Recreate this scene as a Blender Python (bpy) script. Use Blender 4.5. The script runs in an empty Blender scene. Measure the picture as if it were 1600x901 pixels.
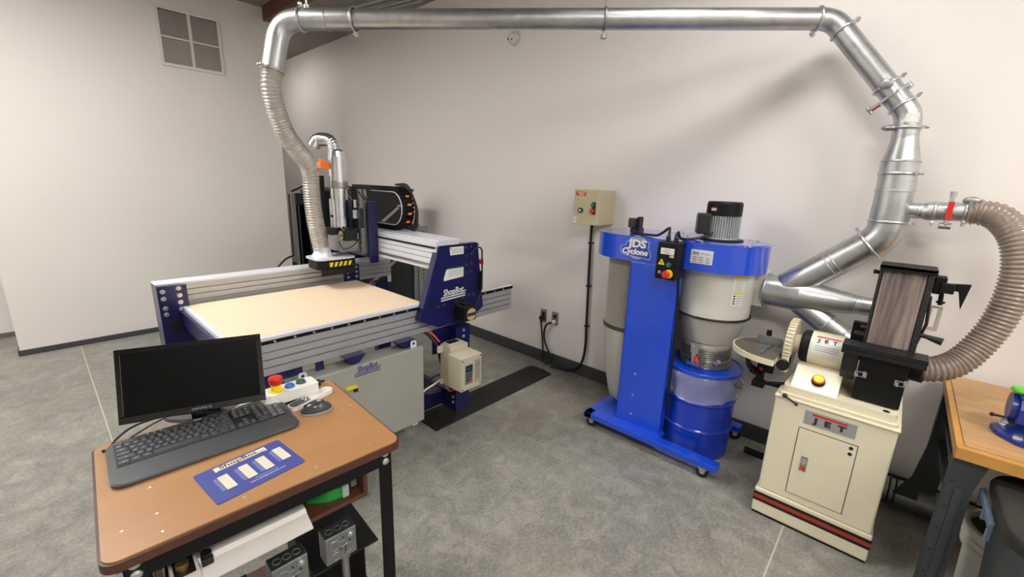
import bpy, math, random
from mathutils import Vector, Matrix
random.seed(7)
PI = math.pi
scn = bpy.context.scene
COL = scn.collection
ROOT = {}

# ------------------------------------------------------------------ materials
def lin(h):
    h = h.lstrip('#')
    o = []
    for i in (0, 2, 4):
        c = int(h[i:i+2], 16) / 255
        o.append(c / 12.92 if c <= .04045 else ((c + .055) / 1.055) ** 2.4)
    return (*o, 1)

def mat(name, col, rough=.5, metal=0, var=0, vs=8, bump=0, bs=60, coat=0, alpha=1, emis=0, spec=.5, stretch=None, dark=.7, trans=0):
    m = bpy.data.materials.new(name); m.use_nodes = True
    nt = m.node_tree; N = nt.nodes; Lk = nt.links
    b = N['Principled BSDF']
    c = lin(col)
    b.inputs['Base Color'].default_value = c
    b.inputs['Roughness'].default_value = rough
    b.inputs['Metallic'].default_value = metal
    b.inputs['Specular IOR Level'].default_value = spec
    if coat:
        b.inputs['Coat Weight'].default_value = coat; b.inputs['Coat Roughness'].default_value = .12
    if alpha < 1: b.inputs['Alpha'].default_value = alpha
    if trans: b.inputs['Transmission Weight'].default_value = trans
    if emis:
        b.inputs['Emission Color'].default_value = c; b.inputs['Emission Strength'].default_value = emis
    if var or bump:
        tc = N.new('ShaderNodeTexCoord'); mp = N.new('ShaderNodeMapping')
        Lk.new(tc.outputs['Object'], mp.inputs['Vector'])
        if stretch: mp.inputs['Scale'].default_value = stretch
    if var:
        n = N.new('ShaderNodeTexNoise'); n.inputs['Scale'].default_value = vs; n.inputs['Detail'].default_value = 6
        n.inputs['Roughness'].default_value = .6
        Lk.new(mp.outputs[0], n.inputs['Vector'])
        r = N.new('ShaderNodeValToRGB'); r.color_ramp.elements[0].position = .3; r.color_ramp.elements[1].position = .7
        r.color_ramp.elements[0].color = tuple(x * (1 - var * dark) for x in c[:3]) + (1,)
        r.color_ramp.elements[1].color = tuple(min(1, x * (1 + var * .35)) for x in c[:3]) + (1,)
        Lk.new(n.outputs['Fac'], r.inputs['Fac']); Lk.new(r.outputs[0], b.inputs['Base Color'])
    if bump:
        n2 = N.new('ShaderNodeTexNoise'); n2.inputs['Scale'].default_value = bs; n2.inputs['Detail'].default_value = 3
        Lk.new(mp.outputs[0], n2.inputs['Vector'])
        bp = N.new('ShaderNodeBump'); bp.inputs['Strength'].default_value = bump; bp.inputs['Distance'].default_value = .004
        Lk.new(n2.outputs['Fac'], bp.inputs['Height']); Lk.new(bp.outputs[0], b.inputs['Normal'])
    return m

def galv(name, col='#c6c9ca', rough=.36):
    m = bpy.data.materials.new(name); m.use_nodes = True
    nt = m.node_tree; N = nt.nodes; Lk = nt.links; b = N['Principled BSDF']
    b.inputs['Metallic'].default_value = 1
    tc = N.new('ShaderNodeTexCoord')
    v = N.new('ShaderNodeTexVoronoi'); v.inputs['Scale'].default_value = 38
    n = N.new('ShaderNodeTexNoise'); n.inputs['Scale'].default_value = 7; n.inputs['Detail'].default_value = 5
    Lk.new(tc.outputs['Object'], v.inputs['Vector']); Lk.new(tc.outputs['Object'], n.inputs['Vector'])
    mx = N.new('ShaderNodeMath'); mx.operation = 'MULTIPLY_ADD'; mx.inputs[1].default_value = .25
    sp = N.new('ShaderNodeSeparateColor'); Lk.new(v.outputs['Color'], sp.inputs[0])
    Lk.new(sp.outputs[0], mx.inputs[0]); Lk.new(n.outputs['Fac'], mx.inputs[2])
    r = N.new('ShaderNodeValToRGB'); c = lin(col)
    r.color_ramp.elements[0].position = .3; r.color_ramp.elements[1].position = .9
    r.color_ramp.elements[0].color = tuple(x * .78 for x in c[:3]) + (1,); r.color_ramp.elements[1].color = c
    Lk.new(mx.outputs[0], r.inputs['Fac']); Lk.new(r.outputs[0], b.inputs['Base Color'])
    r2 = N.new('ShaderNodeMapRange'); r2.inputs['To Min'].default_value = rough - .07; r2.inputs['To Max'].default_value = rough + .1
    Lk.new(mx.outputs[0], r2.inputs['Value']); Lk.new(r2.outputs[0], b.inputs['Roughness'])
    return m

# ------------------------------------------------------------------ mesh builder (world or thing-local coordinates)
class MB:
    def __init__(s): s.v = []; s.f = []; s.m = []; s.s = []
    def add(s, vs, fs, mi=0, smooth=False, M=None):
        o = len(s.v)
        s.v += [tuple(M @ Vector(p)) if M is not None else tuple(p) for p in vs]
        for f in fs: s.f.append([i + o for i in f]); s.m.append(mi); s.s.append(smooth)
        return s
    def box(s, x0, x1, y0, y1, z0, z1, mi=0, M=None):
        v = [(x0,y0,z0),(x1,y0,z0),(x1,y1,z0),(x0,y1,z0),(x0,y0,z1),(x1,y0,z1),(x1,y1,z1),(x0,y1,z1)]
        return s.add(v, [(0,3,2,1),(4,5,6,7),(0,1,5,4),(1,2,6,5),(2,3,7,6),(3,0,4,7)], mi, False, M)
    def prism(s, poly, ax, a, b, mi=0, M=None, smooth=False):
        def P(u, w, t): return {'x': (t, u, w), 'y': (u, t, w), 'z': (u, w, t)}[ax]
        n = len(poly)
        area = sum(poly[i][0]*poly[(i+1)%n][1] - poly[(i+1)%n][0]*poly[i][1] for i in range(n))
        if (area < 0) != (ax == 'y'): poly = poly[::-1]
        va = [P(u, w, a) for u, w in poly]; vb = [P(u, w, b) for u, w in poly]
        if a > b: va, vb = vb, va
        s.add(va, [tuple(range(n))[::-1]], mi, False, M)
        s.add(vb, [tuple(range(n))], mi, False, M)
        return s.add(va + vb, [(i, (i+1) % n, n + (i+1) % n, n + i) for i in range(n)], mi, smooth, M)
    def tube(s, pts, r, n=20, mi=0, caps=True, smooth=True, M=None, up=None, square=None):
        pts = [Vector(p) for p in pts]; k = len(pts)
        rs = r if isinstance(r, (list, tuple)) else [r] * k
        T = []
        for i in range(k):
            a = pts[max(0, i-1)]; b = pts[min(k-1, i+1)]
            d = b - a
            T.append(d.normalized() if d.length > 1e-9 else (T[-1] if T else Vector((0, 0, 1))))
        u = Vector(up) if up else (Vector((0,0,1)) if abs(T[0].z) < .9 else Vector((1,0,0)))
        vs = []; 
        for i in range(k):
            u = u - T[i] * u.dot(T[i]); u.normalize(); w = T[i].cross(u)
            if square:
                h, wd = square
                for a, b in ((-1,-1),(1,-1),(1,1),(-1,1)): vs.append(pts[i] + u * (a*h) + w * (b*wd))
            else:
                for j in range(n):
                    t = 2*PI*j/n; vs.append(pts[i] + (u*math.cos(t) + w*math.sin(t)) * rs[i])
        if square: n = 4; smooth = False
        fs = [(i*n+j, i*n+(j+1) % n, (i+1)*n+(j+1) % n, (i+1)*n+j) for i in range(k-1) for j in range(n)]
        s.add(vs, fs, mi, smooth, M)
        if caps:
            s.add(vs[:n], [tuple(range(n))[::-1]], mi, False, M); s.add(vs[-n:], [tuple(range(n))], mi, False, M)
        return s
    def cyl(s, p0, p1, r0, r1=None, n=24, mi=0, caps=True, M=None):
        return s.tube([p0, p1], [r0, r0 if r1 is None else r1], n, mi, caps, True, M)
    def lathe(s, prof, c, ax=(0,0,1), n=40, mi=0, M=None, smooth=True, cap0=True, cap1=True):
        """prof: (r, h) pairs from bottom to top; every segment has its own vertices so the profile's corners stay sharp."""
        q = Vector((0,0,1)).rotation_difference(Vector(ax)).to_matrix(); c = Vector(c)
        def ring(r, h): return [c + q @ Vector((r*math.cos(2*PI*j/n), r*math.sin(2*PI*j/n), h)) for j in range(n)]
        for (ra, ha), (rb, hb) in zip(prof, prof[1:]):
            s.add(ring(ra, ha) + ring(rb, hb), [(j, (j+1) % n, n+(j+1) % n, n+j) for j in range(n)], mi, smooth, M)
        if cap0 and prof[0][0] > 1e-6: s.add(ring(*prof[0]), [tuple(range(n))[::-1]], mi, False, M)
        if cap1 and prof[-1][0] > 1e-6: s.add(ring(*prof[-1]), [tuple(range(n))], mi, False, M)
        return s
    def ring(s, c, ax, R, r, n=36, k=8, mi=0, M=None, sx=1):
        q = Vector((0,0,1)).rotation_difference(Vector(ax).normalized()).to_matrix(); c = Vector(c); vs = []
        for i in range(n):
            a = 2*PI*i/n
            for j in range(k):
                b = 2*PI*j/k
                vs.append(c + q @ Vector(((R+r*math.cos(b))*math.cos(a), (R+r*math.cos(b))*math.sin(a), r*sx*math.sin(b))))
        fs = [(i*k+j, ((i+1) % n)*k+j, ((i+1) % n)*k+(j+1) % k, i*k+(j+1) % k) for i in range(n) for j in range(k)]
        return s.add(vs, fs, mi, True, M)
    def sphere(s, c, r, sc=(1,1,1), n=20, k=12, mi=0, M=None, top_only=False):
        vs = []; c = Vector(c)
        k0 = k//2 if top_only else 0
        for i in range(k0, k+1):
            t = -PI/2 + PI*i/k
            for j in range(n):
                a = 2*PI*j/n
                vs.append(c + Vector((r*sc[0]*math.cos(t)*math.cos(a), r*sc[1]*math.cos(t)*math.sin(a), r*sc[2]*math.sin(t))))
        kk = k - k0
        return s.add(vs, [(i*n+j, i*n+(j+1) % n, (i+1)*n+(j+1) % n, (i+1)*n+j) for i in range(kk) for j in range(n)], mi, True, M)

def spline(P, n=10):
    P = [Vector(p) for p in P]; Q = [P[0]*2-P[1]] + P + [P[-1]*2-P[-2]]; o = []
    for i in range(1, len(Q)-2):
        a, b, c, d = Q[i-1:i+3]
        for k in range(n):
            t = k/n
            o.append(.5*((2*b)+(c-a)*t+(2*a-5*b+4*c-d)*t*t+(3*b-a-3*c+d)*t**3))
    return o + [P[-1]]

def even(P, step):
    P = [Vector(p) for p in P]; o = [P[0]]; acc = 0
    for a, b in zip(P, P[1:]):
        L = (b-a).length; t = step - acc
        while t <= L and L > 0: o.append(a.lerp(b, t/L)); t += step
        acc = L - (t - step)
    return o

def fillet(P, R, k=9):
    """polyline with rounded corners; R one radius or one per inner corner"""
    P = [Vector(p) for p in P]; o = [P[0]]
    for i in range(1, len(P)-1):
        a, b, c = P[i-1:i+2]; r = R[i-1] if isinstance(R, (list, tuple)) else R
        u = (a-b).normalized(); w = (c-b).normalized(); ang = u.angle(w)
        d = min(r / math.tan(ang/2), .49*(a-b).length, .49*(c-b).length) if ang < PI-.01 else 0
        for j in range(k+1):
            t = j/k; p0 = b+u*d; p2 = b+w*d
            o.append(p0*(1-t)**2 + b*2*t*(1-t) + p2*t*t)
    return o + [P[-1]]

def corrugated(mb, path, r, pitch=.016, depth=.0035, n=28, mi=0):
    pts = even(path, pitch/4); rs = [r + depth*(1, .25, -1, .25)[i % 4] for i in range(len(pts))]
    mb.tube(pts, rs, n, mi, caps=False)

class Frame:
    """flat working frame on a surface: origin, right and up vectors, normal outwards"""
    def __init__(s, o, u, v):
        u = Vector(u).normalized(); v = Vector(v).normalized(); n = u.cross(v)
        s.M = Matrix(((u.x, v.x, n.x, o[0]), (u.y, v.y, n.y, o[1]), (u.z, v.z, n.z, o[2]), (0,0,0,1)))
    def rect(s, mb, cx, cy, w, h, t=.0008, mi=0, z=0): return mb.box(cx-w/2, cx+w/2, cy-h/2, cy+h/2, z, z+t, mi, s.M)
    def poly(s, mb, pts, t=.0008, mi=0, z=0): return mb.prism(pts, 'z', z, z+t, mi, s.M)
    def disc(s, mb, cx, cy, r, t=.001, mi=0, z=0, n=24, rx=1):
        return mb.prism([(cx+rx*r*math.cos(2*PI*i/n), cy+r*math.sin(2*PI*i/n)) for i in range(n)], 'z', z, z+t, mi, s.M, smooth=False)
    def text(s, mb, txt, cx, cy, size, mi=0, z=0, t=.0006, sx=1, shear=0, off=0, fit=None):
        cu = bpy.data.curves.new('lettering', 'FONT'); cu.body = txt; cu.size = size; cu.align_x = 'CENTER'; cu.align_y = 'CENTER'
        cu.extrude = t/2; cu.shear = shear; cu.offset = off; cu.resolution_u = 3
        ob = bpy.data.objects.new('lettering', cu)
        me = bpy.data.meshes.new_from_object(ob)
        if fit:
            xs = [v.co.x for v in me.vertices]; sx = fit/(max(xs)-min(xs))
        M = s.M @ Matrix.Translation((cx, cy, z+t/2)) @ Matrix.Diagonal((sx, 1, 1, 1))
        mb.add([tuple(v.co) for v in me.vertices], [tuple(p.vertices) for p in me.polygons], mi, False, M)
        bpy.data.objects.remove(ob); bpy.data.curves.remove(cu); bpy.data.meshes.remove(me)
        return mb
def FX(x, y, z): return Frame((x, y, z), (0,-1,0), (0,0,1))      # on a face that looks towards -x
def FY(x, y, z): return Frame((x, y, z), (1,0,0), (0,0,1))       # on a face that looks towards -y
def FZ(x, y, z): return Frame((x, y, z), (1,0,0), (0,1,0))       # on a face that looks up

def tag(o, label=None, cat=None, group=None, kind=None):
    if label: o['label'] = label
    if cat: o['category'] = cat
    if group: o['group'] = group
    if kind: o['kind'] = kind
    return o

def thing(name, loc, label, cat, group=None, rz=0):
    o = bpy.data.objects.new(name, None); COL.objects.link(o)
    o.empty_display_size = .05
    o.location = loc; o.rotation_euler = (0, 0, rz)
    ROOT[o.name] = Matrix.Translation(loc) @ Matrix.Rotation(rz, 4, 'Z')
    return tag(o, label, cat, group)

def obj(name, mb, mats, parent=None, bevel=0, local=False, label=None, seg=2, origin=None):
    """links the builder as ONE mesh object; under a parent the world coordinates are turned into its local ones"""
    if not isinstance(mats, (list, tuple)): mats = [mats]
    me = bpy.data.meshes.new(name)
    vs = mb.v
    base = None
    if parent is not None:
        base = ROOT[parent.name]
        if not local:
            I = base.inverted(); vs = [tuple(I @ Vector(p)) for p in vs]
    elif origin is not None:
        vs = [tuple(Vector(p) - Vector(origin)) for p in vs]
    me.from_pydata(vs, [], mb.f)
    for m in mats: me.materials.append(m)
    me.polygons.foreach_set('material_index', mb.m); me.polygons.foreach_set('use_smooth', mb.s)
    me.update()
    o = bpy.data.objects.new(name, me); COL.objects.link(o)
    if parent is not None: o.parent = parent; ROOT[o.name] = base
    elif origin is not None: o.location = origin; ROOT[o.name] = Matrix.Translation(origin)
    else: ROOT[o.name] = Matrix.Identity(4)
    if bevel:
        b = o.modifiers.new('bevel', 'BEVEL'); b.width = bevel; b.segments = seg; b.limit_method = 'ANGLE'; b.angle_limit = .7
        b.harden_normals = False
    if label: o['label'] = label
    return o

def copy_tree(o, parent=None):
    c = o.copy(); COL.objects.link(c)
    if parent is not None: c.parent = parent
    for ch in list(o.children): copy_tree(ch, c)
    return c

def each_bolt(F, pts, parent, r=.009, t=.007, m=None, name='bolt_head', local=False):
    for x, y in pts:
        mb = MB(); F.disc(mb, x, y, r*1.35, .0015, 0, 0, 14); F.disc(mb, x, y, r, t, 0, .0015, 6)
        obj(name, mb, m or M_zinc, parent, local=local)

def rrect(x0, x1, y0, y1, r, k=6):
    P = []
    for cx, cy, a in ((x1-r, y0+r, -PI/2), (x1-r, y1-r, 0), (x0+r, y1-r, PI/2), (x0+r, y0+r, PI)):
        for i in range(k+1): t = a + PI/2*i/k; P.append((cx+r*math.cos(t), cy+r*math.sin(t)))
    return P
def stadium(cx, y0, y1, R, n=20):
    P = [(cx+R*math.cos(t), y1+R*math.sin(t)) for t in [PI*i/n for i in range(n+1)]]
    return P + [(cx+R*math.cos(t), y0+R*math.sin(t)) for t in [PI+PI*i/n for i in range(n+1)]]

# ------------------------------------------------------------------ the materials used
M_wall = mat('wall_paint', '#e0dcd8', .55, bump=.05, bs=220)
M_base = mat('baseboard_rubber', '#3c3e40', .5)
M_ceil = mat('ceiling_paint', '#8a8380', .8, bump=.05, bs=30)
M_galv = galv('galvanised_steel')
M_galvd = galv('galvanised_steel_dull', '#9fa3a4', .42)
M_chrome = mat('bright_foil', '#d8dde0', .16, 1, var=.15, vs=20, bump=.12, bs=40)
M_alu = mat('aluminium_extrusion', '#b9babd', .4, .6)
M_aluw = mat('aluminium_bright', '#dde1ea', .36, .25)
M_steel = mat('brushed_steel', '#a8a8a6', .35, .9, var=.12, vs=14)
M_zinc = mat('zinc_bolt', '#c6c8ca', .3, .9)
M_navy = mat('navy_powder_coat', '#0f1048', .34, 0, coat=.2)
M_dzinc = mat('dark_bolt', '#5a5c68', .35, .8)
M_cyan = mat('cyclone_blue_paint', '#1247cc', .3, 0, coat=.8)
M_lid = mat('cyclone_blue_gloss', '#1247cc', .2, 0, coat=1)
M_lid.node_tree.nodes['Principled BSDF'].inputs['Coat Roughness'].default_value = .1
M_lid.node_tree.nodes['Principled BSDF'].inputs['Coat IOR'].default_value = 1.55
M_black = mat('black_plastic', '#121214', .42)
M_blackg = mat('black_gloss', '#08090b', .12, coat=.5)
M_blackm = mat('black_metal_paint', '#0b0b0c', .5, spec=.25)
M_rubber = mat('black_rubber', '#161615', .7, bump=.2, bs=90)
M_cable = mat('black_cable', '#0d0d0e', .45)
M_mdf = mat('spoil_board_mdf', '#e6cfb2', .65, var=.06, vs=6, stretch=(1, 3, 1))
M_beige = mat('beige_enclosure', '#b9b08f', .5)
M_vfd = mat('ivory_plastic', '#b9b29c', .5)
M_cabinet = mat('grey_painted_steel', '#a6a69f', .42, .2, var=.06, vs=4)
M_cream = mat('cream_enamel', '#dcd5bb', .36, coat=.25, var=.04, vs=3)
M_white = mat('white_plastic', '#dcdbd6', .4)
M_paper = mat('white_label', '#d8d9d4', .55)
M_red = mat('red_plastic', '#c8281c', .35)
M_orange = mat('orange_plastic', '#f07a1c', .4)
M_yellow = mat('yellow_plastic', '#e8cf1a', .4)
M_green = mat('green_plastic', '#136b50', .4)
M_blueb = mat('blue_button', '#2f62a8', .35)
M_ink = mat('dark_ink', '#23252c', .6)
M_inkb = mat('navy_ink', '#22286e', .6)
M_redink = mat('red_ink', '#b92b23', .55)
M_conegrey = mat('cone_grey_paint', '#c6c5bd', .36, coat=.2)
M_filter = mat('filter_mesh_grey', '#8c8a80', .6)
M_seal = mat('dark_seal', '#2c2a28', .5)
M_hose = mat('clear_brown_hose', '#8d7e70', .22, alpha=.82, coat=.5)
M_hosew = mat('clear_wire_hose', '#c8c3ba', .2, alpha=.68, coat=.8, metal=.3)
M_bag = mat('clear_bag_film', '#dfe3ea', .16, alpha=.28, spec=.9, bump=.6, bs=14)
M_bagf = mat('cloudy_bag_film', '#c4bfb6', .28, alpha=.72, bump=.5, bs=10)
# ================================================================== the room
XR, YL, H = 2.979, 5.445, 3.3
def struct(name, mb, m, **k):
    o = obj(name, mb, m, **k); o['kind'] = 'structure'; return o

def floor_mat():
    m = bpy.data.materials.new('polished_concrete'); m.use_nodes = True
    nt = m.node_tree; N = nt.nodes; Lk = nt.links; b = N['Principled BSDF']
    g = N.new('ShaderNodeNewGeometry')
    def noise(sc, det, ro=.6, dist=0):
        n = N.new('ShaderNodeTexNoise'); n.inputs['Scale'].default_value = sc; n.inputs['Detail'].default_value = det
        n.inputs['Roughness'].default_value = ro; n.inputs['Distortion'].default_value = dist
        Lk.new(g.outputs['Position'], n.inputs['Vector']); return n
    def ramp(src, stops):
        r = N.new('ShaderNodeValToRGB')
        while len(r.color_ramp.elements) < len(stops): r.color_ramp.elements.new(.5)
        for e, (p, c) in zip(r.color_ramp.elements, stops): e.position = p; e.color = lin(c)
        Lk.new(src, r.inputs['Fac']); return r
    def mix(fac, a, bb, mode='MIX'):
        x = N.new('ShaderNodeMix'); x.data_type = 'RGBA'; x.blend_type = mode
        if isinstance(fac, float): x.inputs['Factor'].default_value = fac
        else: Lk.new(fac, x.inputs['Factor'])
        Lk.new(a, x.inputs['A'])
        if isinstance(bb, str): x.inputs['B'].default_value = lin(bb)
        else: Lk.new(bb, x.inputs['B'])
        return x.outputs['Result']
    big = ramp(noise(1.3, 7, .62, .4).outputs['Fac'], [(.3, '#44443f'), (.47, '#6a6962'), (.62, '#85847c'), (.78, '#a09d91')])
    med = ramp(noise(9, 8, .72, .6).outputs['Fac'], [(.32, '#3f3e39'), (.5, '#7b7a73'), (.68, '#afaca0')])
    c = mix(.5, big.outputs[0], med.outputs[0])
    fine = ramp(noise(70, 4, .7).outputs['Fac'], [(.3, '#6f6e69'), (.5, '#9c9b96'), (.7, '#c9c7bf')])
    c = mix(.3, c, fine.outputs[0])
    warm = ramp(noise(.9, 3, .5).outputs['Fac'], [(.5, '#000000'), (.75, '#ffffff')])
    w = N.new('ShaderNodeMath'); w.operation = 'MULTIPLY'; w.inputs[1].default_value = .22
    Lk.new(warm.outputs[0], w.inputs[0]); c = mix(w.outputs[0], c, '#a89c86')
    # dark scuffs and pits
    mp = N.new('ShaderNodeMapping'); mp.inputs['Scale'].default_value = (5, 16, 5); mp.inputs['Rotation'].default_value = (0, 0, .5)
    Lk.new(g.outputs['Position'], mp.inputs['Vector'])
    sc = N.new('ShaderNodeTexNoise'); sc.inputs['Scale'].default_value = 2.2; sc.inputs['Detail'].default_value = 8; sc.inputs['Roughness'].default_value = .75
    Lk.new(mp.outputs[0], sc.inputs['Vector'])
    sr = ramp(sc.outputs['Fac'], [(.34, '#ffffff'), (.42, '#000000')])
    s2 = N.new('ShaderNodeMath'); s2.operation = 'MULTIPLY'; s2.inputs[1].default_value = .45
    Lk.new(sr.outputs[0], s2.inputs[0]); c = mix(s2.outputs[0], c, '#55534c')
    vo = N.new('ShaderNodeTexVoronoi'); vo.inputs['Scale'].default_value = 16; vo.inputs['Randomness'].default_value = 1
    Lk.new(g.outputs['Position'], vo.inputs['Vector'])
    vr = ramp(vo.outputs['Distance'], [(.05, '#ffffff'), (.09, '#000000')])
    v2 = N.new('ShaderNodeMath'); v2.operation = 'MULTIPLY'; v2.inputs[1].default_value = .5
    Lk.new(vr.outputs[0], v2.inputs[0]); c = mix(v2.outputs[0], c, '#4a4843')
    # the two saw-cut joints, filled with pale grout
    sp = N.new('ShaderNodeSeparateXYZ'); Lk.new(g.outputs['Position'], sp.inputs[0])
    fac = None
    for ax, at in (('X', .113), ('Y', .171)):
        a = N.new('ShaderNodeMath'); a.operation = 'SUBTRACT'; a.inputs[1].default_value = at; Lk.new(sp.outputs[ax], a.inputs[0])
        d = N.new('ShaderNodeMath'); d.operation = 'ABSOLUTE'; Lk.new(a.outputs[0], d.inputs[0])
        l = N.new('ShaderNodeMath'); l.operation = 'LESS_THAN'; l.inputs[1].default_value = .0035; Lk.new(d.outputs[0], l.inputs[0])
        if fac is None: fac = l
        else:
            q = N.new('ShaderNodeMath'); q.operation = 'MAXIMUM'; Lk.new(fac.outputs[0], q.inputs[0]); Lk.new(l.outputs[0], q.inputs[1]); fac = q
    c = mix(fac.outputs[0], c, '#b7b0a2')
    Lk.new(c, b.inputs['Base Color'])
    rr = N.new('ShaderNodeMapRange'); rr.inputs['To Min'].default_value = .38; rr.inputs['To Max'].default_value = .62
    Lk.new(big.outputs[0], rr.inputs['Value']); Lk.new(rr.outputs[0], b.inputs['Roughness'])
    b.inputs['Specular IOR Level'].default_value = .35
    bp = N.new('ShaderNodeBump'); bp.inputs['Strength'].default_value = .15; bp.inputs['Distance'].default_value = .003
    Lk.new(fine.outputs[0], bp.inputs['Height']); Lk.new(bp.outputs[0], b.inputs['Normal'])
    return m
M_floor = floor_mat()
XW, YN, YB, YD = -3.6, -3.4, 6.17, 8.3
XP = 2.045
struct('floor', MB().box(XW-.1, XR+.1, YN-.1, YD+.1, -.1, 0), M_floor)
struct('ceiling', MB().box(XW-.1, XR+.1, YN-.1, YD+.1, H, H+.1), M_ceil)
struct('wall_right', MB().box(XR, XR+.1, YN, YD, 0, H), M_wall)
struct('wall_left', MB().box(-.256, XP, YL, YL+.16, .0, H).box(XP-.16, XP, YL+.16, YD, 0, H), M_wall)
struct('wall_far', MB().box(XW, XP-.16, YB, YB+.1, 0, H), M_wall)
struct('wall_passage', MB().box(XP, XR, YD, YD+.1, 0, H), M_wall)
struct('wall_rear', MB().box(XW, XR, YN-.1, YN, 0, H), M_wall)
struct('wall_side', MB().box(XW-.1, XW, YN, YB, 0, H), M_wall)
struct('baseboard_right', MB().box(XR-.012, XR, YN, YD, 0, .108), M_base, bevel=.003)
struct('baseboard_left', MB().box(-.262, XP, YL-.012, YL, 0, .05).box(-.268, -.256, YL-.012, YL+.16, 0, .05), M_base, bevel=.003)
struct('baseboard_far', MB().box(XW, XP-.17, YB-.012, YB, 0, .045), mat('grey_baseboard', '#6b6762', .5), bevel=.003)

# open roof structure seen above the overhead pipe
M_wood = mat('brown_timber', '#5a3a2c', .6, var=.3, vs=12)
tag(obj('roof_joist', MB().box(2.02, 2.08, 3.35, 3.42, 3.2, 3.3).box(1.95, 2.05, 3.42, 5.4, 3.16, 3.3), M_wood, bevel=.004),
    'brown timber joist under the ceiling above the left end of the overhead pipe', 'joist')
mb = MB()
for (xa, ya), (xb_, yb_) in (((2.50, 4.75), (2.62, 4.10)), ((2.66, 4.55), (2.78, 3.90)), ((2.74, 4.5), (2.86, 3.85))):
    mb.tube([(xa, ya, 3.285), (xb_, yb_, 3.285)], .012, up=(0, 0, 1), square=(.014, .012))
tag(obj('ceiling_brace', mb, mat('pale_metal_brace', '#b9bab8', .4, .5), origin=(2.68, 4.3, 3.285)), 'pale metal braces crossing the ceiling above the overhead pipe', 'brace')

# return-air grille on the left wall
g = thing('air_vent', (1.29, YL, 2.82), 'square white-framed air return vent high on the left wall', 'vent')
mb = MB()
x0, x1, z0, z1 = 1.045, 1.545, 2.57, 3.065
fr = .018
mb.box(x0-.01, x1+.01, YL-.012, YL-.0005, z0-.01, z0+fr); mb.box(x0-.01, x1+.01, YL-.012, YL-.0005, z1-fr, z1+.01)
mb.box(x0-.01, x0+fr, YL-.012, YL-.0005, z0+fr, z1-fr); mb.box(x1-fr, x1+.01, YL-.012, YL-.0005, z0+fr, z1-fr)
cx, cz = (x0+x1)/2, 2.815
mb.box(cx-.012, cx+.012, YL-.014, YL-.0005, z0+fr, z1-fr)
mb.box(x0+fr, cx-.012, YL-.014, YL-.0005, cz-.008, cz+.008); mb.box(cx+.012, x1-fr, YL-.014, YL-.0005, cz-.008, cz+.008)
obj('frame', mb, mat('vent_white', '#d6d2cc', .5), g, bevel=.002)
mb = MB(); i = 0
z = z0+fr+.006
while z < z1-fr-.004:
    if abs(z-cz) > .012:
        for a, b in ((x0+fr, cx-.012), (cx+.012, x1-fr)):
            mb.add([(a, YL-.010, z-.0028), (b, YL-.010, z-.0028), (b, YL-.004, z+.0045), (a, YL-.004, z+.0045)], [(0,1,2,3)])
    z += .0125
x = x0+fr+.012
while x < x1-fr:
    if abs(x-cx) > .014: mb.box(x-.0008, x+.0008, YL-.011, YL-.009, z0+fr, z1-fr)
    x += .0125
obj('grille', mb, mat('vent_slat', '#d4d0c8', .5), g)
obj('backing', MB().box(x0+fr, x1-fr, YL-.002, YL-.0006, z0+fr, z1-fr), mat('vent_dark', '#2c2b2a', .8), g)

# ceiling light panels (outside the frame, they light the room)
M_lite = mat('light_diffuser', '#fffaf4', .5, emis=37.0)
M_frame = mat('light_frame_white', '#e6e6e4', .4)
def light_panel(x, y, wx, wy, label, e=None):
    t = thing('ceiling_light', (x, y, H), label, 'ceiling light', 'ceiling light panels')
    mb = MB()
    for a, b, c, d in ((-wx/2-.02, wx/2+.02, -wy/2-.02, -wy/2), (-wx/2-.02, wx/2+.02, wy/2, wy/2+.02), (-wx/2-.02, -wx/2, -wy/2, wy/2), (wx/2, wx/2+.02, -wy/2, wy/2)):
        mb.box(x+a, x+b, y+c, y+d, H-.06, H-.001)
    obj('frame', mb, M_frame, t)
    obj('diffuser', MB().box(x-wx/2, x+wx/2, y-wy/2, y+wy/2, H-.05, H-.04), e or M_lite, t)
M_lite2 = mat('light_diffuser_key', '#fffaf4', .5, emis=36.0)
light_panel(1.9, .40, .3, .6, 'narrow bright ceiling light panel nearest the collector and the sander', M_lite2)
light_panel(-.3, 3.3, .6, 1.2, 'wide ceiling light panel over the open floor at the left')
light_panel(-.6, -1.2, .6, 1.2, 'wide ceiling light panel behind the viewer near the rear wall')
light_panel(1.5, -2.0, .6, 1.2, 'wide ceiling light panel in the near right corner of the ceiling')
light_panel(2.18, 6.9, .18, .9, 'narrow added light panel, out of sight, brightening the passage beyond the router', mat('passage_fill_glow', '#fffaf4', .5, emis=17.0))  # added fill light hidden behind the partition, lifts the dark passage walls
light_panel(-2.4, 4.6, .6, 1.2, 'wide ceiling light panel near the far left corner')

# small sensor on the right wall under the pipe strap
t = thing('wall_sensor', (XR, 2.73, 2.775), 'small round white wall sensor with two dark eyes below the overhead pipe', 'sensor')
obj('body', MB().lathe([(.055, 0), (.05, .03), (.03, .06), (.0, .07)], (XR-.001, 2.73, 2.775), (-1, 0, 0), 24), mat('sensor_white', '#d4d0ca', .5), t)
mb = MB(); F = FX(XR-.072, 2.73, 2.77); F.disc(mb, -.018, -.004, .012, .012, 0, -.02); F.disc(mb, .012, -.008, .012, .012, 0, -.02)
obj('lens', mb, M_black, t)
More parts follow.
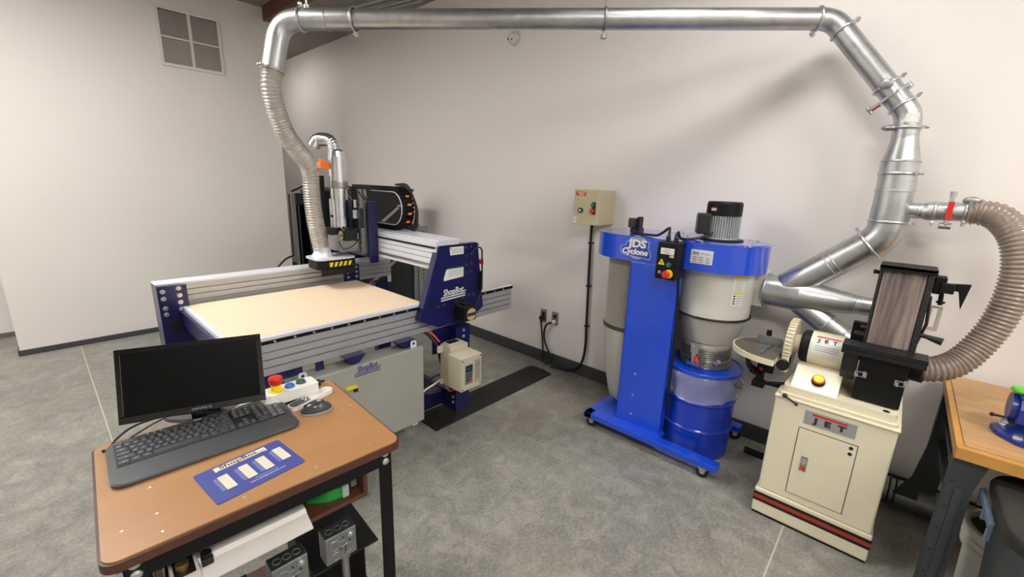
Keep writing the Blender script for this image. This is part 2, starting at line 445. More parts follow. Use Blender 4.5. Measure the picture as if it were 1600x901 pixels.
# ================================================================== overhead duct run
DX = 2.8
duct = thing('metal_duct', (DX, .45, 1.045), 'galvanised steel dust duct rising by the sander and crossing overhead to the router', 'duct')
def clamp_ring(c, ax, R, lug=(0, 0, 1), m=M_zinc, name='clamp', bolt=True):
    mb = MB(); c = Vector(c); ax = Vector(ax).normalized(); lug = Vector(lug); lug = (lug - ax*lug.dot(ax)).normalized()
    mb.ring(c, ax, R, .0055, 36, 8, sx=1.3)
    if bolt:
        w = ax.cross(lug)
        p = c + lug*(R+.012)
        mb.tube([p - w*.016, p + w*.016], .0035, 8)
        for s in (-1, 1): mb.tube([c + lug*(R-.002) + w*.007*s, c + lug*(R+.024) + w*.009*s], .004, 8)
        mb.tube([p + w*.016, p + w*.024], .007, 6); mb.tube([p - w*.022, p - w*.016], .007, 6)
    return obj(name, mb, m, duct)
# inlet trunk and its straight branch
mb = MB()
mb.cyl((DX, .535, 1.045), (DX, .36, 1.045), .089, n=40, caps=False)
mb.tube([(DX, .36, 1.045), (DX, .12, 1.043)], [.089, .05], 40, caps=False)
mb.cyl((DX, .12, 1.043), (DX, -.02, 1.042), .047, n=36)
for y in (.112, .098): mb.ring((DX, y, 1.043), (0,1,0), .048, .003)
mb.ring((DX, .53, 1.045), (0,1,0), .091, .005)
obj('inlet_trunk', mb, M_galv, duct)
# lower branch
mb = MB()
mb.cyl((DX, .40, 1.03), (DX, .15, .865), .060, n=36, caps=False)
mb.ring((DX, .222, .912), (0, .25, .165), .062, .003)
mb.cyl((DX, .15, .865), (DX, .08, .82), .055, n=36)
mb.ring((DX, .15, .865), (0, .25, .165), .062, .004)
obj('lower_branch', mb, M_galv, duct)
# rising branch + elbow
dirb = Vector((0, -.249, .215)).normalized()
p0 = Vector((DX, .43, 1.085)); corner = Vector((DX, .065, 1.40))
pts = fillet([p0, corner, (DX, .068, 1.54)], .16, 12)
mb = MB(); mb.tube([p0, pts[1]], .075, 36, caps=False)
for k in (.55, .62): mb.ring(p0.lerp(pts[1], k), dirb, .076, .003)
obj('rising_branch', mb, M_galv, duct)
mb = MB(); mb.tube(pts[1:], .077, 36, caps=False); obj('elbow', mb, M_galv, duct)
clamp_ring(pts[1], dirb, .080, (0, .6, .8))
clamp_ring((DX, .067, 1.475), (0, 0, 1), .077, (-.3, -1, 0))
# tee body, reducer
mb = MB()
mb.lathe([(.073, 0), (.073, .02), (.077, .022), (.077, .03), (.073, .034), (.073, .14), (.077, .142), (.077, .15), (.073, .152), (.073, .19)], (DX, .068, 1.475), (0, .012, 1), 40, cap0=False, cap1=False)
obj('tee_body', mb, M_galv, duct)
mb = MB()
mb.lathe([(.073, 0), (.073, .09), (.070, .095), (.049, .20), (.049, .235)], (DX, .072, 1.665), (0, .03, 1), 40, cap0=False, cap1=False)
mb.ring((DX, .074, 1.755), (0,0,1), .073, .003)
obj('reducer', mb, M_galv, duct)
clamp_ring((DX, .072, 1.70), (0,0,1), .075, (-.6, -1, 0))
# riser with sticker, elbows, diagonal and the long overhead pipe
V1 = Vector((DX, .083, 1.965)); V2 = Vector((DX, .451, 2.43)); V3 = Vector((1.09, 2.765, 2.43)); V4 = Vector((1.02, 2.75, 2.16))
R1 = .050
full = fillet([(DX, .078, 1.80), V1, V2, V3, V4], [.13, .11, .14], 12)
e1 = full[0:14]; e2 = full[14-1:27]; e3 = full[26:40]
n = 13
seg_e1 = full[1:14]; seg_e2 = full[14:27]; seg_e3 = full[27:40]
obj('lower_elbow', MB().tube([full[0]] + seg_e1, R1, 36, caps=False), M_galv, duct)
obj('diagonal_pipe', MB().tube([seg_e1[-1], seg_e2[0]], R1-.0005, 36, caps=False), M_galv, duct)
obj('upper_elbow', MB().tube(seg_e2, R1, 36, caps=False), M_galv, duct)
mb = MB().tube([seg_e2[-1], seg_e3[0]], R1-.0005, 36, caps=False)
d3 = (seg_e3[0]-seg_e2[-1]).normalized()
obj('overhead_pipe', mb, M_galv, duct)
obj('end_elbow', MB().tube(seg_e3 + [full[-1]], R1+.006, 36, caps=False), M_galv, duct)
dd = (seg_e2[0]-seg_e1[-1]).normalized()
q = seg_e1[-1]; L = (seg_e2[0]-q).length
clamp_ring(q + dd*.01, dd, R1+.003, (0, -.4, .5)); clamp_ring(q + dd*(L-.015), dd, R1+.003, (0, -.6, .4))
clamp_ring(q + dd*.125, dd, R1+.004, (0, -.6, .4)); 
clamp_ring(seg_e2[-1] + d3*.01, d3, R1+.003, (.2, .3, -.9))
clamp_ring(seg_e3[0] - d3*.0, d3, R1+.009, (0, 0, 1)); clamp_ring(seg_e3[0] - d3*.30, d3, R1+.009, (0, .3, -1))
# sleeve near the end elbow
obj('sleeve', MB().tube([seg_e3[0] - d3*.30, seg_e3[0]], R1+.005, 36, caps=False).ring(seg_e3[0]-d3*.15, d3, R1+.006, .003), M_galv, duct)
# blast gate on the diagonal pipe
def gate(c, ax, out, R, name='blast_gate'):
    mb = MB(); c = Vector(c); ax = Vector(ax).normalized(); out = Vector(out); out = (out-ax*out.dot(ax)).normalized(); w = ax.cross(out)
    M = Matrix(((out.x, w.x, ax.x, c.x), (out.y, w.y, ax.y, c.y), (out.z, w.z, ax.z, c.z), (0,0,0,1)))
    poly = [((R+.012)*math.cos(a), (R+.012)*math.sin(a)) for a in [PI*.5+PI*i/18 for i in range(19)]] + [(R+.045, -.026), (R+.055, -.018), (R+.055, .018), (R+.045, .026)]
    mb.prism(poly, 'z', -.005, .005, 0, M)
    for s in (-1, 1): mb.tube([M @ Vector((-.02, (R+.01)*s, 0)), M @ Vector((R+.05, (R*.35)*s, 0))], .006, 8)
    mb.tube([M @ Vector((R+.05, 0, -.018)), M @ Vector((R+.05, 0, .018))], .009, 10)
    mb.tube([M @ Vector((-R-.012, 0, -.014)), M @ Vector((-R-.012, 0, .014))], .011, 10)
    g_ = obj(name, mb, M_zinc, duct)
    mb2 = MB(); mb2.box(R+.008, R+.045, -.009, .009, -.009, .009, 0, M)
    obj('red_tag', mb2, M_red, g_, label='red tag on the gate slide'); return g_
gate(q + dd*.07, dd, (0, .9, -.35), R1)
# oval saddle plate on the diagonal
mb = MB(); p = q + dd*.125
mb.sphere(p + Vector((-R1-.002, 0, 0)), .03, (.25, .9, .75), 20, 12)
obj('saddle_plate', mb, M_galvd, duct)
# clamp with long tongue on the riser, label
clamp_ring((DX, .08, 1.905), (0,0,1), R1+.004, (-.2, -1, 0))
mb = MB(); mb.sphere((DX-.03, .08+R1+.012, 1.905), .03, (.6, 1, .45), 20, 10); obj('clamp_tongue', mb, M_galvd, duct)
mb = MB()
for i in range(8):
    a = PI + .85*(i-4)/4 * .8 + .1; b = PI + .85*(i-3)/4 * .8 + .1; r_ = R1+.0012
    mb.add([(DX+r_*math.cos(a), .08+r_*math.sin(a), 1.925), (DX+r_*math.cos(b), .08+r_*math.sin(b), 1.925), (DX+r_*math.cos(b), .08+r_*math.sin(b), 1.965), (DX+r_*math.cos(a), .08+r_*math.sin(a), 1.965)], [(0,1,2,3)])
obj('label_sticker', mb, M_paper, duct)
# side port towards the brown hose
mb = MB()
mb.cyl((DX, .05, 1.53), (DX, -.05, 1.533), .035, n=32, caps=False); mb.tube([(DX, -.045, 1.533), (DX, -.06, 1.533)], [.035, .041], 32, caps=False)
mb.cyl((DX, -.06, 1.533), (DX, -.215, 1.538), .041, n=32, caps=False)
mb.ring((DX, .022, 1.531), (0,1,0), .038, .005); mb.ring((DX, -.03, 1.532), (0,1,0), .036, .003)
obj('side_port', mb, M_galv, duct)
clamp_ring((DX, -.085, 1.534), (0,1,0), .043, (-.3, 0, -1)); clamp_ring((DX, -.185, 1.537), (0,1,0), .044, (-.5, 0, -1))
mb = MB(); mb.sphere((DX-.02, -.195, 1.587), .03, (.5, 1, .6), 20, 10); mb.box(DX-.047, DX-.043, -.20, -.185, 1.53, 1.59); obj('clamp_tongue', mb, M_galvd, duct)
mb = MB(); Fm = Matrix.Translation((DX, -.132, 1.536))
mb.box(-.055, .05, -.006, .006, -.055, .062, 0, Fm); mb.tube([(DX-.03, -.132, 1.60), (DX-.03, -.132, 1.625)], .012, 10); mb.tube([(DX-.03, -.15, 1.472), (DX-.03, -.11, 1.472)], .014, 10)
bg = obj('blast_gate', mb, M_zinc, duct)
obj('red_handle', MB().box(DX-.062, DX-.056, -.142, -.122, 1.50, 1.58), M_red, bg, label='red gate slide handle')
# pipe strap and hanger rod
ps = V2.lerp(V3, .385)
def on_pipe(t): return V2.lerp(V3, t)
c = ps
mb = MB(); mb.ring(c, d3, R1+.003, .004, sx=2); mb.tube([c + Vector((0,0,-R1)), c+Vector((0,0,-R1-.03))], .009, 10); mb.tube([c+Vector((0,0,-R1-.02)), c+Vector((.0,.0,-R1-.04))], .015, 12)
mb.tube([c+Vector((0,0,R1)), (c.x, c.y, H-.001)], .004, 8)
obj('pipe_strap', mb, M_galvd, duct)
c = on_pipe(.945)
mb = MB(); mb.tube([c+Vector((0,0,R1)), (c.x, c.y, H-.001)], .005, 8); mb.tube([c+Vector((0,0,R1-.002)), c+Vector((0,0,R1+.02))], .016, 12)
obj('hanger_rod', mb, M_zinc, duct)
# end clamp at the hose
ed = (full[-1]-full[-2]).normalized()
clamp_ring(full[-1]+ed*.005, ed, R1+.007, (-1, -.3, 0))

# clear wire hose down to the router
hp = [full[-1]-ed*.05, full[-1]+ed*.02, (1.0, 2.745, 2.06), (1.03, 2.77, 1.94), (1.08, 2.80, 1.83), (1.15, 2.83, 1.745), (1.215, 2.86, 1.68), (1.24, 2.88, 1.60), (1.238, 2.88, 1.5), (1.245, 2.88, 1.35), (1.265, 2.89, 1.22), (1.29, 2.90, 1.09)]
mb = MB(); corrugated(mb, spline(hp, 14), .049, .016, .004, 30)
for k, r_ in ((0, .052),): pass
fh = obj('flexible_hose', mb, M_hosew, origin=(1.29, 2.9, 1.09)); tag(fh, 'clear wire-reinforced hose hanging from the overhead duct down to the router head', 'hose')
mb = MB(); ev_ = even(spline(hp, 14), .016)
hel = []
for i in range(len(ev_)-1):
    t_ = (ev_[i+1]-ev_[i]).normalized(); mb.ring(ev_[i], t_, .0535, .0012, 28, 4)
obj('coil_wire', mb, mat('coil_wire', '#dcdcd8', .25, .8), fh)
# brown corrugated hose from the tee to the belt sander
hp = [(DX, -.19, 1.538), (DX, -.235, 1.538), (2.78, -.29, 1.52), (2.73, -.345, 1.45), (2.70, -.375, 1.34), (2.69, -.38, 1.22), (2.68, -.365, 1.10), (2.66, -.33, .99), (2.62, -.28, .905), (2.58, -.22, .865), (2.555, -.15, .85)]
mb = MB(); corrugated(mb, spline(hp, 14), .052, .018, .0045, 32)
tag(obj('corrugated_hose', mb, M_hose, origin=(2.7, -.38, 1.2)), 'brown translucent corrugated hose looping down beside the belt sander', 'hose')
# second hose dropping behind the sander stand
mb = MB(); corrugated(mb, spline([(2.69, -.12, .86), (2.73, -.11, .76), (2.78, -.08, .6), (2.82, -.05, .42), (2.85, -.02, .25), (2.86, .0, .16)], 12), .042, .016, .004, 24)
tag(obj('corrugated_hose', mb, M_hose, origin=(2.78, -.17, .42)), 'grey corrugated hose dropping down behind the cream sander stand', 'hose')
# duct lying on the floor along the right wall
t = thing('floor_duct', (2.86, -.5, .07), 'dull steel duct lying on the floor by the wall behind the workbench legs', 'duct')
obj('pipe', MB().cyl((2.86, -.02, .072), (2.86, -1.3, .072), .068, n=32), M_galvd, t)
obj('clamp', MB().ring((2.86, -.19, .072), (0,1,0), .069, .004).ring((2.86, -.215, .072), (0,1,0), .069, .004), M_black, t)
# ================================================================== CNC router table
rt = thing('cnc_router', (1.1, 2.5, 0), 'gantry router table with navy end plates, silver beams and a tan board', 'router')
def P_(name, mb, m, bevel=0, parent=None, **k): return obj(name, mb, m, parent or rt, bevel, **k)
def bolt_heads(mb, F, pts, r=.009, t=.007):
    for x, y in pts: F.disc(mb, x, y, r*1.35, .0015, 0, 0, 14); F.disc(mb, x, y, r, t, 0, .0015, 6)

# --- beams: grooved aluminium extrusions
def groove_profile(y0, y1, z0, z1, n, side, g=.008, d=.014):
    """profile in (y, z); grooves on the face at y0 (side -1) or y1 (side +1)"""
    P = []
    zs = [z0 + (z1-z0)*(i+1)/(n+1) for i in range(n)]
    f, o, dd = (y0, y1, d) if side < 0 else (y1, y0, -d)
    P.append((f, z0))
    for z in zs: P += [(f, z-g/2), (f+dd, z-g/2), (f+dd, z+g/2), (f, z+g/2)]
    P += [(f, z1), (o, z1), (o, z0)]
    return P
P_('front_beam', MB().prism(groove_profile(2.10, 2.15, .672, .826, 3, -1), 'x', .33, 2.335), M_alu)
mb = MB(); mb.box(.33, 2.345, 2.096, 2.14, .827, .846); ra = P_('rack_rail', mb, M_blackm, .001)
mb = MB(); F = FY(0, 2.096, .8365)
x = .40
while x < 2.3: F.disc(mb, x, 0, .006, .004, 0, 0, 12); x += .092
obj('rail_bolts', mb, M_zinc, ra)
P_('edge_strip', MB().box(.33, 1.56, 2.092, 2.118, .846, .864).box(1.56, 2.345, 2.10, 2.13, .846, .851), M_aluw, .002)
P_('rear_beam', MB().prism(groove_profile(2.985, 3.09, .842, .976, 3, -1), 'x', .395, 1.868), M_alu)
P_('rear_rail', MB().box(.39, 1.868, 2.98, 3.095, .976, .988), M_aluw, .002)
P_('rail_stop', MB().box(1.84, 1.866, 2.982, 3.0, .79, .842), M_aluw, .002)
P_('spoil_board', MB().box(.517, 1.54, 2.118, 2.93, .838, .860), M_mdf, .0015)
P_('side_edging', MB().box(.492, .517, 2.118, 2.95, .835, .858), M_aluw, .001)
P_('side_beam', MB().box(.478, .508, 2.15, 2.95, .745, .834), M_navy, .003)
P_('cross_beam', MB().box(.78, .84, 2.15, 2.95, .76, .836).box(1.22, 1.28, 2.15, 2.95, .76, .836), M_navy, .003)
P_('side_beam', MB().box(1.53, 1.57, 2.15, 2.95, .745, .834), M_navy, .003)

# --- legs
def leg(pts_boxes, foot):
    mb = MB()
    for b in pts_boxes: mb.box(*b)
    l = P_('leg', mb, M_navy, .003)
    f = MB(); f.lathe([(.034, 0), (.034, .008), (.02, .014), (.008, .018), (.008, .07)], (foot[0], foot[1], 0), (0,0,1), 24)
    obj('levelling_foot', f, M_rubber, l); return l
l1 = leg([(1.735, 1.855, 2.03, 2.095, .065, .60), (1.60, 1.87, 2.10, 2.112, .50, .672), (1.735, 1.86, 2.03, 2.10, .60, .672)], (1.755, 2.06))
each_bolt(FY(1.80, 2.03, 0), [(0, .642), (0, .60)], l1); each_bolt(FX(1.735, 2.06, 0), [(0, .17), (0, .13)], l1, .008)
l2 = leg([(1.735, 1.855, 3.0, 3.06, .065, .80)], (1.79, 3.03))
l3 = leg([(.40, .53, 2.155, 2.20, .065, .83)], (.46, 2.18))
# far left leg: folded plate with taper
mb = MB()
mb.prism([(.388, .985), (.522, .98), (.522, .80), (.50, .62), (.49, .065), (.40, .065), (.388, .62)], 'y', 2.93, 2.942)
mb.prism([(.388, .985), (.396, .985), (.404, .065), (.400, .065), (.388, .62)], 'y', 2.942, 3.08)
mb.prism([(.498, .84), (.58, .80), (.52, .62), (.49, .62)], 'y', 2.90, 2.93)
l4 = P_('leg', mb, M_navy, .002)
f = MB(); f.lathe([(.034, 0), (.034, .008), (.008, .018), (.008, .08)], (.445, 2.98, 0), (0,0,1), 24); f.box(.41, .48, 2.942, 3.02, .066, .08)
obj('levelling_foot', f, M_rubber, l4)
each_bolt(FY(0, 2.93, 0), [(.485, .965), (.485, .925), (.485, .885), (.485, .845), (.412, .955), (.412, .915), (.414, .86), (.414, .825)], l4, .0095, .008)
each_bolt(FY(0, 2.93, 0), [(.507, .78), (.507, .71), (.507, .66)], l4, .004, .003)
mb = MB(); FY(.447, 2.93, .755).rect(mb, 0, 0, .055, .065, .006); obj('magnet_pad', mb, M_black, l4)
mb = MB(); mb.cyl((.548, 2.84, .66), (.548, 2.84, .52), .03, n=24); mb.cyl((.548, 2.84, .66), (.548, 2.84, .70), .018, n=20)
P_('cylinder_bracket', mb, M_galvd)
# low side beams
P_('lower_beam', MB().box(1.735, 1.775, 2.10, 3.0, .07, .20), M_navy, .003)
P_('lower_beam', MB().box(1.48, 1.735, 2.18, 2.24, .075, .19), M_navy, .003)
P_('lower_beam', MB().box(.42, .46, 2.2, 2.93, .10, .2), M_navy, .003)

# --- gantry
g1 = MB()
g1.prism([(1.462, .768), (1.612, 1.208), (1.93, 1.208), (1.988, .765), (1.93, .735), (1.862, .69), (1.60, .705)], 'y', 2.045, 2.057)
g1.prism([(1.462, .768), (1.612, 1.208), (1.624, 1.208), (1.474, .768)], 'y', 2.057, 2.092)
g1.prism([(1.918, 1.208), (1.93, 1.208), (1.988, .765), (1.976, .765)], 'y', 2.057, 2.092)
g1.box(1.612, 1.93, 2.045, 2.092, 1.20, 1.212)
gp = P_('gantry_end_plate', g1, M_navy, .003)
F = FY(0, 2.045, 0)
each_bolt(F, [(1.828, 1.187), (1.872, 1.19), (1.828, 1.13), (1.872, 1.14), (1.828, 1.075), (1.872, 1.08), (1.828, 1.02), (1.872, 1.025), (1.60, .835), (1.648, .84), (1.745, .848), (1.80, .862), (1.85, .872), (1.895, .868), (1.925, 1.198)], gp, .008, .008, M_dzinc)
mb = MB(); F.poly(mb, [(1.692, 1.198), (1.700, 1.148), (1.808, 1.148), (1.808, 1.198)], .001)
Ml = mat('label_print', '#8f9599', .6)
for k in range(5): F.rect(mb, 1.755, 1.186-k*.007, .09, .0022, .0013, 1)
F.rect(mb, 1.70, 1.19, .01, .012, .0014, 2)
obj('warning_label', mb, [M_paper, Ml, M_red], gp); mb = MB()
F.poly(mb, [(1.648, 1.01), (1.668, 1.062), (1.808, 1.062), (1.808, 1.002), (1.648, .992)], .001)
F.rect(mb, 1.74, 1.066, .13, .008, .0012, 1)
for k in range(6): F.rect(mb, 1.742, 1.052-k*.0075, .115, .0018, .0013, 3)
obj('warning_label', mb, [M_paper, M_green, M_red, Ml], gp)
mb = MB(); Ft = Frame((1.725, 2.045, .912), (1, 0, .035), (0, 0, 1))
Ft.text(mb, 'ShopBot', 0, .004, .058, 0, 0, .0012, shear=.1, off=.0012, fit=.165)
for a, b in (((-.105, -.024), (.105, -.024)), ((-.105, -.040), (.105, -.040))): Ft.rect(mb, 0, a[1], .20, .008, .0012)
mb2 = MB(); Ft.rect(mb, .083, -.008, .04, .006, .0012)
obj('lettering', mb, M_white, gp, label='white maker lettering with two underlines')
# stepper motor on the end plate
def stepper(c, ax, up, name='stepper_motor', s=.034, L=.11, par=None):
    c = Vector(c); ax = Vector(ax).normalized(); up = Vector(up).normalized(); w = ax.cross(up)
    M = Matrix(((w.x, up.x, ax.x, c.x), (w.y, up.y, ax.y, c.y), (w.z, up.z, ax.z, c.z), (0,0,0,1)))
    mb = MB(); mb.box(-s, s, -s, s, 0, L, 0, M); mb.box(-s*.85, s*.85, -s*.85, s*.85, L, L+.012, 0, M)
    mb.box(-s*.4, s*.4, s, s+.014, L*.35, L*.8, 0, M); mb.box(-s-.006, s+.006, -s-.006, s+.006, 0, .008, 0, M)
    m = obj(name, mb, M_black, par or rt, .003)
    e = MB(); e.prism([(s*.82*math.cos(2*PI*i/24), s*.82*math.sin(2*PI*i/24)) for i in range(24)], 'z', L+.012, L+.014, 0, M)
    e.box(-s*.8, s*.8, -s*.24, s*.24, L+.014, L+.0148, 1, M)
    obj('end_label', e, [mat('motor_label_gold', '#b8a860', .45), mat('motor_label_purple', '#3a2450', .5)], m); return m
stepper((1.765, 2.045, .785), (0, -1, 0), (0, 0, 1), s=.047, L=.115)
mb = MB(); mb.tube(spline([(1.78, 1.98, .84), (1.84, 1.99, .80), (1.90, 2.01, .82), (1.945, 2.02, .90), (1.95, 2.02, 1.0), (1.948, 2.02, 1.10), (1.945, 2.025, 1.17), (1.90, 2.03, 1.178), (1.86, 2.03, 1.14)], 8), .0055, 10)
P_('motor_cable', mb, M_cable)
mb = MB(); mb.box(1.937, 1.962, 2.025, 2.045, .89, 1.02); mb.box(1.938, 1.961, 2.02, 2.04, 1.07, 1.10, 1)
P_('cable_clip', mb, [M_black, M_red])
# gantry beam
mb = MB()
Pp = groove_profile(1.60, 1.78, 1.062, 1.235, 4, -1, .005, .012)
# profile given in (x, z): extruded along y
mb.prism(Pp, 'y', 2.058, 3.17)
P_('gantry_beam', mb, M_aluw)
P_('linear_rail', MB().box(1.592, 1.60, 2.07, 3.15, 1.194, 1.205), M_blackm).name
P_('linear_rail', MB().box(1.592, 1.60, 2.07, 3.15, 1.085, 1.096), M_steel)
P_('gantry_top_plate', MB().box(1.62, 1.80, 2.06, 3.16, 1.2355, 1.243), M_aluw, .002)
mb = MB(); mb.prism([(1.50, 1.0), (1.53, 1.24), (1.80, 1.24), (1.86, .99), (1.80, .93), (1.50, .93)], 'y', 3.171, 3.183); P_('gantry_end_plate', mb, M_navy, .002)
mb = MB(); mb.box(1.47, 1.585, 2.962, 2.984, .84, .968); fp = P_('gantry_foot', mb, M_navy, .002)
each_bolt(FY(0, 2.962, 0), [(1.495, .95), (1.495, .915), (1.495, .88), (1.562, .95), (1.562, .915), (1.562, .88)], fp, .008, .006)

# --- carriage, spindle and dust shoe
ca = MB(); ca.box(1.552, 1.592, 2.72, 3.08, 1.05, 1.44); ca.box(1.535, 1.596, 2.70, 2.72, 1.02, 1.44)
car = P_('carriage', ca, M_navy, .003)
mb = MB(); mb.box(1.50, 1.55, 2.745, 2.775, 1.08, 1.52); mb.box(1.50, 1.55, 2.95, 2.98, 1.08, 1.52); z = 1.10
P_('lift_rail', mb, M_galvd, .002)
mb = MB(); z = 1.12
while z < 1.5:
    FX(1.499, 2.76, z).disc(mb, 0, 0, .005, .002, 0, 0, 10); FX(1.499, 2.965, z).disc(mb, 0, 0, .005, .002, 0, 0, 10); z += .042
P_('rail_holes', mb, M_black)
mb = MB(); mb.lathe([(.056, 0), (.056, .50), (.052, .535), (.04, .545)], (1.425, 2.885, 1.225), (0,0,1), 36)
sp_ = P_('spindle', mb, M_chrome)
mb = MB(); mb.box(1.36, 1.372, 2.85, 2.90, 1.26, 1.45); mb.box(1.36, 1.371, 2.855, 2.895, 1.33, 1.345, 1)
obj('spindle_label', mb, [M_paper, M_orange], sp_, label='white label with an orange band')
mb = MB(); mb.lathe([(.058, 0), (.061, .01), (.061, .04), (.058, .05)], (1.425, 2.885, 1.52), (0,0,1), 36)
obj('spindle_band', mb, M_steel, sp_)
mb = MB(); corrugated(mb, fillet([(1.42, 2.90, 1.74), (1.41, 2.91, 1.83), (1.355, 2.99, 1.835), (1.335, 3.015, 1.79)], .055, 8), .042, .012, .002, 26)
P_('foil_elbow', mb, M_chrome)
P_('clamp_block', MB().box(1.31, 1.37, 2.885, 2.945, 1.645, 1.685).box(1.32, 1.35, 2.90, 2.93, 1.685, 1.705), M_orange, .004)
P_('spindle_bracket', MB().box(1.37, 1.50, 2.78, 2.98, 1.10, 1.225), M_steel, .004)
P_('side_panel', MB().box(1.33, 1.36, 2.95, 3.03, 1.20, 1.60), M_blackm, .003)
P_('terminal_box', MB().box(1.325, 1.40, 2.83, 2.94, 1.215, 1.262), M_black, .003)
stepper((1.47, 2.79, 1.215), (-1, 0, 0), (0, 0, 1), s=.036, L=.085)
mb = MB()
for k in range(7):
    yy = 2.70 + .04*k
    mb.tube(spline([(1.53, yy, 1.44+.01*(k % 3)), (1.50, yy+.01, 1.50), (1.53, yy+.03, 1.53-.02*(k % 2)), (1.60, yy+.02, 1.52)], 6), .005, 8)
mb.tube(spline([(1.36, 2.80, 1.17), (1.37, 2.76, 1.13), (1.42, 2.72, 1.15), (1.46, 2.70, 1.2)], 6), .004, 8)
P_('wiring', mb, M_cable)
mb = MB(); mb.cyl((1.46, 2.74, 1.33), (1.46, 2.74, 1.385), .018); mb.cyl((1.46, 2.74, 1.40), (1.46, 2.74, 1.45), .01); P_('pneumatic_fitting', mb, M_zinc)
mb = MB(); mb.cyl((1.47, 2.68, 1.27), (1.47, 2.68, 1.40), .013)
P_('limit_switch', mb, M_black)
# shoe
mb = MB(); sh = [(x, y) for x, y in rrect(1.205, 1.47, 2.76, 2.975, .05)]
mb.prism(sh, 'z', .995, 1.06)
shoe = P_('dust_shoe', mb, M_blackm, .004)
mb = MB(); mb.prism([(1.33+(x-1.3375)*1.04, 2.8675+(y-2.8675)*1.04) for x, y in sh], 'z', 1.06, 1.07); mb.lathe([(.07, 0), (.054, .03), (.053, .06)], (1.29, 2.90, 1.07), (0,0,1), 30, cap0=False)
obj('shoe_cover', mb, M_aluw, shoe)
mb = MB(); F = FY(1.2, 2.7595, 1.03); F.rect(mb, .15, 0, .16, .03, .0012, 0)
for k in range(5): F.poly(mb, [(.085+k*.032, -.015), (.098+k*.032, -.015), (.110+k*.032, .015), (.097+k*.032, .015)], .002, 1)
obj('hazard_stripe', mb, [M_yellow, M_black], shoe, label='yellow and black hazard stripe')
mb = MB()
for i in range(60):
    a = i/60; x_ = 1.22 + .23*a; mb.tube([(x_, 2.775, .995), (x_, 2.772+.004*(i % 2), .955)], .003, 5)
obj('brush_skirt', mb, M_black, shoe)

# --- cable carrier loop standing on the gantry
cx_, zc, yc, rr_ = 1.735, 1.395, 2.66, .132
path = [(cx_, 3.22, zc+rr_), (cx_, yc+.2, zc+rr_)] + [(cx_, yc - rr_*math.sin(PI*i/16), zc + rr_*math.cos(PI*i/16)) for i in range(17)] + [(cx_, 2.9, zc-rr_), (cx_, 3.12, zc-rr_)]
mb = MB(); ev = even(path, .028)
for a, b in zip(ev, ev[1:]):
    mb.tube([a, a.lerp(b, .86)], .02, mi=0, up=(1, 0, 0), square=(.038, .017))
    mb.tube([a, b], .02, mi=0, up=(1, 0, 0), square=(.030, .012))
P_('cable_carrier', mb, M_blackm)
for k in range(4):
    mb = MB(); a = PI*(.30+.13*k); c = Vector((cx_, yc-(rr_+.018)*math.sin(a), zc+(rr_+.018)*math.cos(a)))
    mb.sphere(c, .009, (2.0, .6, 1), 10, 8); P_('carrier_clip', mb, M_orange)
mb = MB(); mb.tube([(cx_-.04, 3.15, zc+rr_-.019), (cx_-.04, yc, zc+rr_-.019)] + [(cx_-.04, yc - (rr_-.019)*math.sin(PI*i/16), zc + (rr_-.019)*math.cos(PI*i/16)) for i in range(1, 17)] + [(cx_-.04, 3.1, zc-rr_+.019)], .0035, 8)
P_('carrier_edge', mb, M_aluw)
mb = MB()
for k, dy in enumerate((0, .02, .035)):
    mb.tube(spline([(cx_+.02, yc+.05, zc+rr_+.03), (cx_+.02, yc-.10, zc+rr_+.025-.01*k), (cx_+.03, yc-.17-dy*.4, zc+.02), (cx_+.03, yc-.15-dy, zc-.10), (cx_+.02, yc-.13-dy, zc-.145)], 8), .006, 8)
P_('air_line', mb, M_cable)

# --- control cabinet under the table
cb = MB(); cb.box(.69, 1.453, 2.0, 2.02, .142, .632); cb.box(.70, 1.443, 2.02, 2.15, .15, .622)
cab = P_('control_cabinet', cb, M_cabinet, .004)
mb = MB(); F = FY(1.088, 2.0, .603); F.text(mb, 'ShopBot', 0, .006, .048, 0, 0, .001, shear=.1, off=.0008, fit=.118)
F.rect(mb, 0, -.017, .15, .005, .001); F.rect(mb, 0, -.029, .15, .005, .001); F.rect(mb, .064, -.006, .03, .004, .001)
obj('lettering', mb, M_inkb, cab, label='navy maker lettering with two underlines')
mb = MB()
for x in (.76, 1.40):
    mb.prism(rrect(x-.02, x+.02, .60, .672, .012), 'y', 2.022, 2.027); mb.prism(rrect(x-.02, x+.02, .115, .15, .012), 'y', 2.022, 2.027)
    FY(x, 2.022, .655).disc(mb, 0, 0, .008, .001, 1)
obj('mounting_tab', mb, [M_aluw, M_black], cab)
mb = MB(); F = FY(.985, 2.0, .525); F.rect(mb, 0, 0, .06, .012, .02); mb.box(1.0, 1.02, 1.985, 2.0, .495, .51, 1)
obj('latch', mb, [M_yellow, M_black], cab, label='yellow padlock flag on a black latch')
for x in (1.045, 1.37):
    mb = MB(); mb.prism([(x-.065, .672), (x+.06, .672), (x+.02, .634), (x-.025, .634)], 'y', 2.04, 2.14)
    P_('beam_bracket', mb, M_navy, .004)
mb = MB(); mb.box(.60, .80, 2.12, 2.135, .60, .671); mb.box(.86, .90, 2.10, 2.12, .61, .671); P_('beam_bracket', mb, M_navy, .003)

